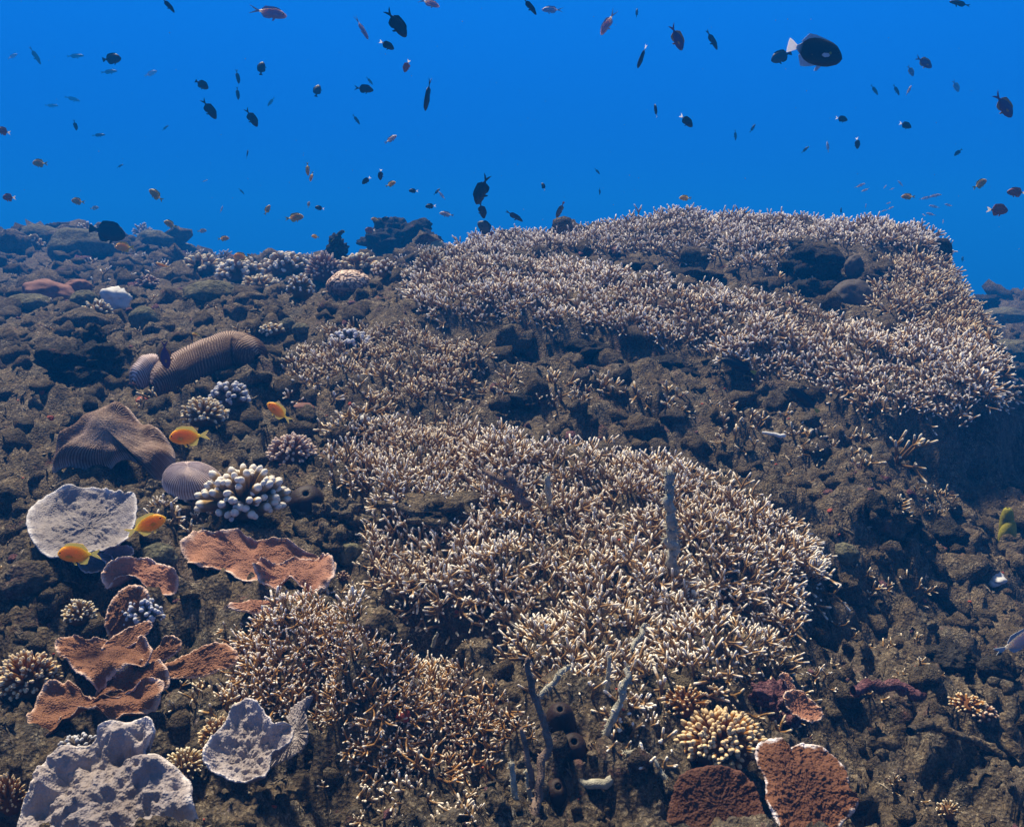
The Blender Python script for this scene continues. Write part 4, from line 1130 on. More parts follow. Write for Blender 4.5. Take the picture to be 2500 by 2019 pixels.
boulder(925, 1066, 180, 50, M['silt'], 'silt covered hump of dead coral inside the left part of the near thicket', 70, amp=.4, fr=2, fine=.25, Y=1.60)
boulder(735, 1160, 60, 46, B, 'olive stone between the pink tiers and the near thicket', 37, amp=.15)
boulder(700, 1085, 130, 80, M['silt'], 'lumpy silt covered coral head right of the brown sponge', 38, amp=.4, fr=2.2, fine=.25, sub=4)
boulder(690, 1135, 100, 60, M['silt'], 'lower lump of the silt covered coral head', 39, amp=.4, fr=2.2, fine=.25)
boulder(2110, 660, 90, 26, B, 'flat hazy boulder on the reef far behind the right shoulder', 40, amp=.12, Y=6.6)
boulder(2065, 632, 60, 26, M['dark_rock'], 'hazy dark bushy rock on the farthest right crest', 41, amp=.3, fine=.2, Y=7.2)
boulder(2120, 735, 100, 46, B, 'hazy pale boulder right of the reef shoulder', 42, amp=.2, fine=.1, Y=4.9)
boulder(2125, 800, 90, 60, M['dark_rock'], 'hazy dark lumpy rock stack at the right edge', 43, amp=.35, fine=.2, Y=4.2)
boulder(2120, 905, 80, 50, B, 'brown boulder by the thin pole at the right edge', 44, amp=.2, Y=3.0)
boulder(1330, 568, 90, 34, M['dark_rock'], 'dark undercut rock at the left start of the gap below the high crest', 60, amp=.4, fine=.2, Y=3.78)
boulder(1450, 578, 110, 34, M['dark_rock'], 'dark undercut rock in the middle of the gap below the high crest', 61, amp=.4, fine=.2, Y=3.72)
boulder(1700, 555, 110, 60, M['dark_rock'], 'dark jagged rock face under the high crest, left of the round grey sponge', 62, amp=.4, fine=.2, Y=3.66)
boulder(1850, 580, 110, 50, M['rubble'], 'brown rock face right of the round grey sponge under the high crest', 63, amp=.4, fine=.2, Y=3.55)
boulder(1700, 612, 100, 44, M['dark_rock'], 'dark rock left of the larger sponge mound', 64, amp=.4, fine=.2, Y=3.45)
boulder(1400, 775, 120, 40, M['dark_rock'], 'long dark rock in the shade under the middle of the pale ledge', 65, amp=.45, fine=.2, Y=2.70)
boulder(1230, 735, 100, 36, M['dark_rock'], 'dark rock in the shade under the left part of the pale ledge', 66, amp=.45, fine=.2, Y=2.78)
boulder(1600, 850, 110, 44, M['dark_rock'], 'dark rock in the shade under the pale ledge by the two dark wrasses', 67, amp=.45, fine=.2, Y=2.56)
boulder(1105, 840, 90, 30, M['dark_rock'], 'dark low hump among scattered sprigs below the shaded ledge', 45, amp=.4, fine=.2)
boulder(330, 1165, 90, 50, B, 'smooth olive rock wedge behind the folded pink leaf', 46, amp=.12)
boulder(60, 1215, 130, 80, M['silt'], 'rounded silt mound at the left edge under the wide grey plate', 47, amp=.2, fine=.1)
boulder(1620, 1475, 120, 70, M['crust'], 'red and purple crusted rock left of the small pink plate', 48, amp=.4, fine=.25, sub=4)
boulder(1400, 1430, 110, 50, M['turf'], 'greenish algae covered rock below the near thicket', 49, amp=.4, fine=.2)
boulder(88, 820, 10, 20, M['red_crust'], 'small bright red sponge blob on the far left silt', 50, name='red_sponge', cat='sponge', sub=3)
boulder(300, 778 + 62, 34, 14, M['red_crust'], 'flat red crust beside the left end of the long humped coral', 51, name='red_sponge', cat='sponge', sub=3)
boulder(104, 878, 16, 10, M['red_crust'], 'red fleck of sponge above the big drooping mushroom coral', 52, name='red_sponge', cat='sponge', sub=3)
boulder(638, 853, 46, 14, M['red_rock'], 'rusty red stub lying right of the small orange fish', 53, name='red_sponge', cat='sponge', sub=3)
boulder(848, 1500, 40, 24, M['red_crust'], 'scarlet sponge crust glowing among the bottom branches', 54, name='red_sponge', cat='sponge', sub=3, fine=.2)
boulder(762, 880, 34, 16, M['white_rock'], 'small smooth white shell at the left back corner of the near thicket', 55, name='shell', cat='shell', sub=3, amp=.08)
boulder(2090, 1215, 46, 22, M['white_rock'], 'crumpled translucent white scrap on the right slope', 56, name='white_scrap', cat='scrap', sub=3, amp=.4)

# --- sponges with an opening
def lathe(g, prof, seg, M3, A=0.0, wob=0, seed=0):
    """prof: (radius, z) list; M3: 4x4 as (R, origin)"""
    R, o = M3
    an = np.arange(seg) * 2 * np.pi / seg
    V = []
    for r_, z_ in prof:
        ring = np.stack([np.cos(an) * r_, np.sin(an) * r_, np.full(seg, z_)], -1)
        V.append(ring)
    V = np.concatenate(V)
    if wob: V = V * (1 + wob * fbm3(V * 30 + seed, 3, seed))[:, None]
    V = V @ np.asarray(R).T + o
    Q = [(i * seg + k, i * seg + (k + 1) % seg, (i + 1) * seg + (k + 1) % seg, (i + 1) * seg + k) for i in range(len(prof) - 1) for k in range(seg)]
    g.add(V, Q, None, A)
def sponge(label, tubes, mat=None, cat='sponge'):
    """tubes: (px, py, Y, radius px, length px, direction)"""
    mat = mat or M['sponge']
    k0 = tubes[0]; C = P(k0[0], k0[1], k0[2])
    root = link('tube_sponge', None); root.location = C; tag(root, label, cat); root.empty_display_size = .02
    for i, (px, py, Y, r_, L, d) in enumerate(tubes):
        k = Y / FOC; top = P(px, py, Y) - C
        d = np.array(d, float); d /= np.linalg.norm(d)
        R = rotm(d[None], np.array([.3 * i]))[0]
        rr, LL = r_ * k, L * k
        g = Geo()
        prof = [(rr * .9, -LL), (rr * 1.14, -LL * .75), (rr * 1.12, -LL * .5), (rr * 1.0, -LL * .3), (rr * .84, -LL * .15), (rr * .62, -LL * .05), (rr * .40, -LL * .01), (rr * .26, 0.0), (rr * .21, -rr * .04), (rr * .19, -rr * .14)]
        lathe(g, prof, 26, (R, top), wob=.17, seed=i + 3)
        link('tube', g.mesh('tube', [mat]), root)
        g = Geo()
        lathe(g, [(rr * .19, -rr * .14), (rr * .17, -rr * .5), (rr * .15, -rr * .8), (0.0001, -rr * .9)], 20, (R, top))
        link('opening', g.mesh('opening', [M['sponge_hole_shade']]), root)
    return root
sponge('brown sponge with a round dark opening, right of the thick white finger coral', [(642, 1036, 1.60, 34, 56, (.12, -.55, .8)), (608, 1056, 1.62, 30, 44, (-.2, -.3, .9))])
sponge('dark brown sponge cluster with several openings behind the forked sea whip', [(1176, 1488, .985, 34, 110, (-.05, -.45, .9)), (1206, 1556, .955, 40, 120, (.1, -.5, .85)), (1172, 1650, .915, 36, 110, (0, -.5, .85))])
sponge('yellow green sponge finger hanging at the right edge', [(2116, 1066, 2.05, 14, 80, (-.15, -.1, 1.0)), (2124, 1092, 2.04, 15, 60, (.1, -.1, 1.0))], M['yellow_sponge'])

# --- sea whips and dead branches overgrown with fuzz
def whip(name, label, stems, mat, cat='sea whip', fuzz=True, seed=1, fz=1.0):
    """stems: lists of (px, py, Y, radius px)"""
    root = None
    r = random.Random(seed)
    for st in stems:
        pts = np.array([P(a, b, c) for a, b, c, _ in st]); rad = [q[3] * q[2] / FOC for q in st]
        n = max(10, int(sum(np.linalg.norm(np.diff(pts, axis=0), axis=1)) / .006))
        S = catmull(pts, n, closed=False); rr = np.interp(np.linspace(0, 1, n), np.linspace(0, 1, len(st)), rad)
        rr = rr * .88 * (1 + .45 * noise2(np.arange(n) * .7, np.zeros(n) + seed, seed))
        S = S + (np.stack([noise2(np.arange(n) * .35, np.zeros(n) + s_, seed) for s_ in (1, 5, 9)], -1)) * rr[:, None] * 1.1
        if root is None:
            root = link(name, None); root.location = pts[0]; c = pts[0]; tag(root, label, cat); root.empty_display_size = .02
        g = Geo(); tube(g, list(S - c), list(rr), 9)
        link('stem', g.mesh('stem', [mat]), root)
        if fuzz:
            g = Geo()
            for i in range(n):
                for _ in range(7):
                    d = np.array([r.gauss(0, 1), r.gauss(0, 1), r.gauss(0, 1)]); d /= np.linalg.norm(d) + 1e-6
                    p = S[i] - c + d * rr[i] * .8 + np.array([0, 0, r.uniform(-.003, .003)])
                    tube(g, [p, p + d * rr[i] * r.uniform(.45, 1.0) * fz], [rr[i] * .22, rr[i] * .10], 3, cap=False)
            kind(link('polyps', g.mesh('polyps', [mat], smooth=False), root), 'stuff')
    return root
whip('sea_whip', 'upright grey fuzzy sea whip standing in the right half of the near thicket', [[(1412, 1200, 1.40, 13), (1410, 1130, 1.39, 14), (1406, 1060, 1.38, 12), (1406, 995, 1.38, 10)]], M['fuzz'], seed=1)
whip('sea_whip', 'short grey stub poking out of the near thicket left of the upright whip', [[(1152, 1052, 1.60, 7), (1151, 1025, 1.59, 8), (1150, 1000, 1.59, 6)]], M['fuzz'], seed=2)
whip('dead_branch', 'brown forked dead branch lying in the middle of the near thicket', [[(1108, 1065, 1.57, 10), (1085, 1030, 1.57, 11), (1060, 990, 1.58, 9)], [(1088, 1030, 1.57, 8), (1050, 1010, 1.58, 8), (1015, 990, 1.6, 6)]], M['fuzz_brown'], 'dead branch', seed=3)
whip('sea_whip', 'tall forked fuzzy sea whip rising from the bottom edge', [[(1118, 1736, .82, 14), (1126, 1690, .84, 13), (1134, 1630, .86, 11), (1150, 1560, .88, 11), (1140, 1510, .89, 9), (1118, 1450, .90, 9), (1108, 1382, .91, 8)],
      [(1122, 1650, .86, 9), (1108, 1590, .87, 8), (1094, 1530, .88, 6)]], M['fuzz_brown'], seed=4)
whip('sea_whip', 'two stubby grey whip ends left of the tall forked whip', [[(1088, 1715, .83, 8), (1080, 1660, .84, 9), (1074, 1605, .85, 8)], [(1112, 1680, .86, 8), (1108, 1620, .87, 7)]], M['fuzz'], seed=5)
whip('sea_whip', 'grey green sea whip leaning right, beyond the brown sponge cluster', [[(1240, 1640, .96, 9), (1262, 1570, .98, 9), (1290, 1500, .99, 10), (1312, 1440, 1.0, 10), (1318, 1402, 1.01, 6)]], M['fuzz'], seed=6)
whip('sea_whip', 'white tipped pale whip standing behind the leaning grey green one', [[(1272, 1470, 1.05, 6), (1277, 1420, 1.05, 7), (1280, 1380, 1.05, 5)]], M['fuzz'], seed=7)
whip('sea_whip', 'thin feathery whip slanting up from the brown sponge toward the thicket', [[(1130, 1465, 1.02, 7), (1160, 1432, 1.03, 8), (1196, 1398, 1.04, 6)]], M['fuzz'], seed=8, fz=1.8)
whip('sea_whip', 'feathery grey arch of whip coral at the bottom, right of the leaning whip', [[(1300, 1640, .94, 6), (1310, 1590, .94, 8), (1345, 1578, .94, 9), (1390, 1620, .93, 8), (1400, 1650, .92, 5)]], M['fuzz'], seed=9, fz=1.6)
whip('sea_whip', 'thick dull whip stump with a knobby foot near the bottom edge', [[(1262, 1620, .95, 8), (1258, 1660, .93, 10), (1270, 1720, .9, 12), (1275, 1780, .88, 12)]], M['fuzz_brown'], seed=10)
whip('dead_branch', 'flat grey branch fragment lying across the foot of the whip stump', [[(1215, 1632, .93, 10), (1250, 1648, .92, 14), (1300, 1636, .92, 12), (1330, 1650, .92, 8)]], M['fuzz'], 'dead branch', seed=11, fuzz=False)
whip('dead_branch', 'small grey coral fragment leaning in the thicket above the leaning whip', [[(1328, 1365, 1.12, 6), (1345, 1330, 1.14, 7), (1352, 1312, 1.15, 5)]], M['fuzz'], 'dead branch', seed=12)
whip('dead_branch', 'long silt covered dead branch lying on the lower right slope', [[(1910, 1535, 1.10, 12), (1960, 1520, 1.12, 13), (2010, 1545, 1.10, 12), (2070, 1562, 1.10, 11), (2110, 1590, 1.08, 9)]], M['silt'], 'dead branch', seed=13, fuzz=False)
whip('dead_branch', 'thick upright silt covered stump at the lower right edge', [[(2128, 1600, 1.1, 20), (2124, 1520, 1.14, 19), (2118, 1450, 1.18, 16), (2090, 1430, 1.2, 12)]], M['silt'], 'dead branch', seed=14, fuzz=False)
whip('dead_branch', 'dark log like ledge with a red underside on the right slope', [[(1790, 1450, 1.18, 14), (1850, 1438, 1.2, 17), (1910, 1452, 1.2, 14), (1940, 1462, 1.2, 10)]], M['crust'], 'dead branch', seed=15, fuzz=False)
whip('dead_branch', 'thick knobby coral arm lying below the yellow green sponge', [[(2112, 1130, 2.0, 16), (2128, 1165, 1.95, 20), (2150, 1200, 1.9, 20), (2180, 1220, 1.9, 18)]], M['silt'], 'dead branch', seed=16, fuzz=False)
whip('dead_branch', 'thin pale pole jutting in from the right edge over the hollow', [[(2062, 882, 2.7, 4), (2110, 872, 2.75, 4.5), (2200, 855, 2.8, 5)]], M['twig'], 'pole', seed=17, fuzz=False)
whip('dead_branch', 'short bright white coral splinter lying on the brown silt slope', [[(1600, 908, 2.17, 3.5), (1622, 911, 2.16, 4.5), (1645, 915, 2.15, 5)]], M['white_rock'], 'coral splinter', seed=18, fuzz=False)
whip('sea_whip', 'dark red leaning whip beside the wide flat topped boulder', [[(395, 610, 5.0, 4), (404, 580, 5.0, 4.5), (415, 548, 5.0, 4)]], M['dark_rock'], seed=19, fuzz=False)
whip('dead_branch', 'dark spike curling off the jagged pinnacle on the left crest', [[(702, 512, 4.9, 9), (710, 496, 4.9, 6), (718, 486, 4.9, 4)]], M['dark_rock'], 'dead branch', seed=20, fuzz=False)
whip('sea_whip', 'tiny pale horn of coral inside the dark hollow at the bottom', [[(908, 1358, 1.2, 5), (914, 1340, 1.2, 5), (918, 1328, 1.2, 3)]], M['fuzz'], seed=21, fuzz=False)

# --- single sprigs of branching coral
SPM = {}
def sprigs(polys, Y0, Y1, step, size, mat, label, group, seed, thin=0, nmax=80):
    pts = poly_points(polys, Y0, Y1, step, seed, thin)
    if len(pts): pts = pts[visible(pts + np.array([0, 0, .02]), 0)]
    pts = pts[:] if len(pts) <= nmax else pts[np.random.default_rng(seed).permutation(len(pts))[:nmax]]
    R, r = orient(pts, seed, .6, .5)
    key = mat.name
    if key not in SPM:
        SPM[key] = [mk_mesh('coral_sprig', V, Q, T, [mat], True, {'tip': A}) for V, Q, T, A in (sprig_template(200 + i, 6, 2 + i % 3, True, slim=1.0, spread=1.15) for i in range(7))]
    qx, qy, _d = project(pts)
    ssz = size * r.uniform(.6, 1.35, len(pts))
    mx, my = np.median(qx), np.median(qy)
    special = {int(np.argmax(ssz / _d)): 'largest', int(np.argmin(qx)): 'leftmost', int(np.argmax(qx)): 'rightmost', int(np.argmin(qy)): 'topmost', int(np.argmax(qy)): 'lowest'}
    for i in range(len(pts)):
        o = link('coral_sprig', SPM[key][r.integers(7)])
        o.matrix_basis = mat4(R[i], pts[i] - np.array([0, 0, ssz[i] * .3]), ssz[i])
        if i in special: tag(o, special[i] + ' ' + label, 'coral', group)
        else:
            q = ('upper ' if qy[i] < my else 'lower ') + ('left' if qx[i] < mx else 'right')
            tag(o, label + ', ' + q + ' of that scatter', 'coral', group + ', ' + q + ' quarter')
    return len(pts)
ns = [
 sprigs([[(900, 790), (1000, 785), (1200, 800), (1350, 825), (1460, 835), (1440, 870), (1300, 860), (1150, 850), (1000, 870), (900, 840)]], 2.2, 2.8, .042, .052, M['stag_gold'], 'small golden sprig on the silt below the shaded ledge', 'golden sprigs below the shaded ledge', 401, thin=.42, nmax=75),
 sprigs([[(1460, 840), (1600, 865), (1750, 910), (1900, 920), (1920, 980), (1780, 1000), (1650, 960), (1500, 960), (1450, 880)]], 1.95, 2.6, .06, .050, M['stag_gold'], 'small yellowish sprig on the silt above the dark hollow', 'sprigs on the brown silt slope', 402, thin=.45, nmax=34),
 sprigs([[(620, 730), (720, 720), (740, 800), (700, 860), (620, 850), (600, 780)]], 2.1, 2.9, .06, .055, M['stag_pale'], 'pale open sprig left of the golden coral patch', 'sprigs left of the golden patch', 403, thin=.3, nmax=22),
 sprigs([[(1860, 1040), (2000, 1030), (1990, 1080), (1880, 1090)], [(1770, 1180), (1900, 1180), (1960, 1240), (1800, 1260)]], 1.5, 2.2, .05, .036, M['stag_gold'], 'tiny golden sprig beside the black rocks on the right', 'sprigs among the black rocks', 404, thin=.35, nmax=24),
 sprigs([[(1740, 1300), (2000, 1280), (2100, 1400), (1950, 1480), (1740, 1440)], [(1750, 1560), (2100, 1600), (2100, 1720), (1820, 1720)]], .9, 1.6, .06, .024, M['stag_gold'], 'tiny yellow tipped sprig on the lower right slope', 'sprigs on the lower right slope', 405, thin=.5, nmax=26),
 sprigs([[(330, 1050), (420, 1060), (440, 1110), (380, 1130), (330, 1120)]], 1.3, 1.7, .035, .040, M['stag_pale'], 'spindly cream sprig below the thick white finger coral', 'spindly sprigs by the orange fish', 406, nmax=14),
 sprigs([[(270, 845), (350, 840), (350, 880), (280, 880)]], 1.9, 2.4, .05, .05, M['stag_gold'], 'open yellow sprig above the drooping mushroom coral', 'yellow sprigs left of the cream coral', 407, nmax=5),
 sprigs([[(700, 1210), (770, 1230), (760, 1290), (700, 1260)], [(670, 1150), (740, 1140), (740, 1200)], [(500, 1290), (640, 1240), (640, 1290)]], 1.1, 1.5, .035, .034, M['stag_pale'], 'small cream sprig around the pink plate tiers', 'sprigs around the pink tiers', 408, nmax=20),
 sprigs([[(330, 1440), (500, 1420), (560, 1500), (440, 1500), (340, 1520)]], .95, 1.2, .03, .032, M['stag_gold'], 'amber sprig right of the brown plate tiers', 'amber sprigs by the brown tiers', 409, thin=.2, nmax=34),
 sprigs([[(650, 1600), (1060, 1640), (1060, 1730), (650, 1730)]], .72, 1.0, .032, .026, M['stag_pale'], 'stubby pale tipped sprig by the bottom edge', 'stubby sprigs at the bottom edge', 410, thin=.3, nmax=60),
 sprigs([[(1220, 1420), (1420, 1400), (1420, 1500), (1380, 1640), (1250, 1600)], [(1640, 1380), (1720, 1370), (1740, 1440), (1650, 1420)]], .9, 1.25, .034, .034, M['stag'], 'brown sprig among the sea whips', 'sprigs among the sea whips', 411, thin=.15, nmax=50),
 sprigs([[(1700, 560), (1850, 580), (1860, 650), (1750, 600)], [(1640, 590), (1740, 600), (1700, 630), (1640, 620)]], 3.0, 3.8, .09, .07, M['stag_gold'], 'pale sprig in the gap under the high crest', 'sprigs in the gap under the crest', 412, nmax=16),
 sprigs([[(380, 520), (560, 530), (850, 540), (850, 600), (620, 620), (380, 580)], [(100, 500), (350, 520), (350, 600), (60, 580)]], 3.4, 8.5, .17, .085, M['stag_pale'], 'hazy pale sprig on the far left slope', 'hazy sprigs on the far left slope', 413, thin=.4, nmax=60),
 sprigs([[(1440, 1420), (1700, 1400), (1700, 1480), (1640, 1560), (1440, 1480)]], .9, 1.2, .04, .03, M['stag_gold'], 'golden sprig by the small white edged plate', 'golden sprigs by the small pink plate', 414, thin=.25, nmax=20),
]
# one open antler-like branch over the hollow
SPM['big'] = [mk_mesh('coral_sprig', V, Q, T, [M['stag_gold']], True, {'tip': A}) for V, Q, T, A in [sprig_template(333, 7, 5, True, slim=.8, spread=1.2)]]
o = link('coral_sprig', SPM['big'][0]); o.matrix_basis = mat4(rotm(np.array([[.35, -.5, .8]]), np.array([.4]))[0], P(1888, 968, 2.14), .085)
tag(o, 'single open antler shaped branch reaching out over the big dark hollow', 'coral')
print('SINGLES', ns, sum(ns))

spread('rubble', [lump(1, i, .55, 1.6) for i in range(12)], 4800, 301, 5, 30, M['rubble'], .05, power=2.6)
spread('rubble', [lump(2, 20 + i, .5, 1.5, (1, 1, .8), .18, 4) for i in range(10)], 500, 302, 14, 48, M['silt'], -.15, power=2)
spread('crusted_rubble', [lump(1, 40 + i, .6, 1.8) for i in range(8)], 1100, 303, 4, 16, M['crust'], .15, clump=.1)
spread('algal_turf', [turf_template(i) for i in range(8)], 4200, 304, 5, 15, M['turf'], -.1)
spread('dead_coral_twigs', [twig_template(i) for i in range(10)], 2700, 305, 5, 19, M['twig'], .1, lay=True, tilt=.25)
pm = M['shell']
spread('coral_bits', [(V, Q, T, A) for V, Q, T, A in T_LOW], 900, 309, 9, 24, M['stag_gold'], -.2, clump=.02)
spread('coral_fragments', [twig_template(50 + i) for i in range(5)], 1500, 308, 3, 12, M['shell'], .2, lay=True, tilt=.3, clump=.05)
spread('red_sponge_flecks', [lump(1, 80 + i, .5, 1.5) for i in range(4)], 170, 307, 2.5, 6, M['red_crust'], .2, yhi=4)
_pr = np.random.default_rng(88); _k = 420
_Y = _pr.uniform(1.2, 7, _k); _q = np.array([P(a, b_, y) for a, b_, y in zip(_pr.uniform(-300, 2450, _k), _pr.uniform(-150, 620, _k), _Y)])
kind(link('drifting_specks', scatter_mesh('drifting_specks', [lump(0, 3, .3)], np.zeros(_k, int), _q, np.repeat(np.eye(3)[None], _k, 0), _pr.uniform(.0003, .0009, _k) * np.sqrt(_Y), [pm])), 'stuff')
spread('shell_grit', [lump(1, 60 + i, .5, 1.2, (1, .7, .4)) for i in range(4)], 260, 306, 2.0, 5, M['shell'], .5, yhi=5)


# ---------------------------------------------------------------- fish
def m_fish(name, tail, body, head, rough=.45, scale=0.5, spec=.3):
    m, n, l, b = new_mat(name, rough, spec)
    at = N(n, l, 'ShaderNodeAttribute', attribute_name='tip').outputs['Fac']
    c = ramp(n, l, at, [(0.02, tail), (.14, body), (.75, body), (1, head)])
    g = coords(n)
    v = N(n, l, 'ShaderNodeTexVoronoi', {'Vector': g, 'Scale': 34}).outputs[0]
    c = mix(n, l, .35, c, ramp(n, l, v, [(0, (1.0, 1.0, 1.0)), (.6, (.55, .55, .55))]), 'MULTIPLY')
    l.new(c, b.inputs['Base Color'])
    if name.endswith(('orange', 'yellow', 'amber', 'anthias', 'pale', 'silver')):
        b.inputs['Subsurface Weight'].default_value = .5
        b.inputs['Subsurface Radius'].default_value = (1, .7, .4)
        b.inputs['Subsurface Scale'].default_value = .03
    bump(n, l, v, b, scale * .4, .01)
    return m
# per kind: depth, thickness, tail shape, fin heights, materials (body, fin, tail)
K = {}
def fish_kind(k, depth, thick, tail, dorsal, anal, cb, cf, ct, belly=0.0, peak=.62, tl=.24, filament=0.0, tb=None):
    mb = m_fish('scales_' + k, tb or cb[0], cb[0], cb[1])
    mf = m_plain('fin_' + k, cf, tuple(min(1, x * 1.25) for x in cf), .5, 90, .2)
    mt = m_plain('tail_' + k, ct, tuple(min(1, x * 1.2) for x in ct), .5, 90, .2)
    K[k] = dict(depth=depth, thick=thick, tail=tail, dorsal=dorsal, anal=anal, mb=mb, mf=mf, mt=mt, peak=peak, tl=tl, fil=filament, meshes=None)
fish_kind('orange', .46, .17, 'fork', .09, .09, ((.95, .34, .012), (.85, .32, .02)), (.90, .32, .015), (.95, .38, .02))
fish_kind('amber', .46, .17, 'fork', .09, .09, ((.62, .36, .03), (.55, .33, .04)), (.60, .36, .03), (.66, .42, .04))
fish_kind('yellow', .46, .17, 'fork', .09, .09, ((.33, .26, .05), (.30, .25, .07)), (.33, .28, .05), (.38, .32, .06))
fish_kind('red', .50, .18, 'fork', .10, .10, ((.30, .06, .02), (.22, .05, .02)), (.40, .08, .02), (.75, .28, .12))
fish_kind('dark', .44, .17, 'lyre', .08, .08, ((.008, .010, .018), (.012, .014, .022)), (.006, .008, .014), (.008, .010, .016))
fish_kind('round', .62, .20, 'short', .08, .08, ((.012, .016, .026), (.016, .02, .03)), (.01, .014, .022), (.012, .016, .026), tl=.14)
fish_kind('whitetail', .46, .18, 'fork', .07, .07, ((.010, .010, .016), (.008, .008, .012)), (.010, .010, .016), (.80, .82, .85), tl=.20, tb=(.75, .78, .82))
fish_kind('anthias', .34, .14, 'lyre', .07, .06, ((.24, .24, .38), (.34, .27, .40)), (.26, .22, .34), (.30, .27, .30), tl=.26, filament=.1)
fish_kind('pale', .34, .13, 'fork', .07, .06, ((.34, .38, .44), (.30, .34, .42)), (.25, .28, .34), (.35, .38, .42))
fish_kind('slim', .24, .12, 'fork', .05, .05, ((.012, .014, .03), (.016, .018, .035)), (.012, .014, .03), (.02, .02, .04), tl=.20)
fish_kind('silver', .22, .10, 'fork', .04, .04, ((.42, .44, .50), (.35, .38, .46)), (.30, .32, .36), (.34, .36, .40), tl=.18)
fish_kind('grey', .60, .19, 'short', .11, .11, ((.07, .085, .095), (.09, .10, .11)), (.03, .035, .04), (.20, .04, .02), tl=.17)
fish_kind('surgeon', .60, .15, 'short', .10, .10, ((.006, .009, .012), (.006, .009, .012)), (.005, .007, .01), (.005, .007, .01), tl=.18)
fish_kind('purple', .42, .16, 'lyre', .08, .07, ((.09, .035, .13), (.07, .05, .16)), (.30, .14, .04), (.10, .04, .12), tl=.24)
fish_kind('trigger', .52, .17, 'fan', .03, .03, ((.010, .012, .018), (.012, .012, .020)), (.40, .44, .50), (.90, .70, .78), tl=.15, peak=.55, tb=(.55, .58, .62))
fish_kind('wrasse', .26, .13, 'fan', .05, .05, ((.010, .012, .018), (.012, .014, .02)), (.008, .01, .014), (.30, .26, .02), tl=.14)
fish_kind('teal', .62, .2, 'short', .1, .1, ((.16, .24, .20), (.14, .20, .20)), (.10, .16, .15), (.14, .18, .16), tl=.15)

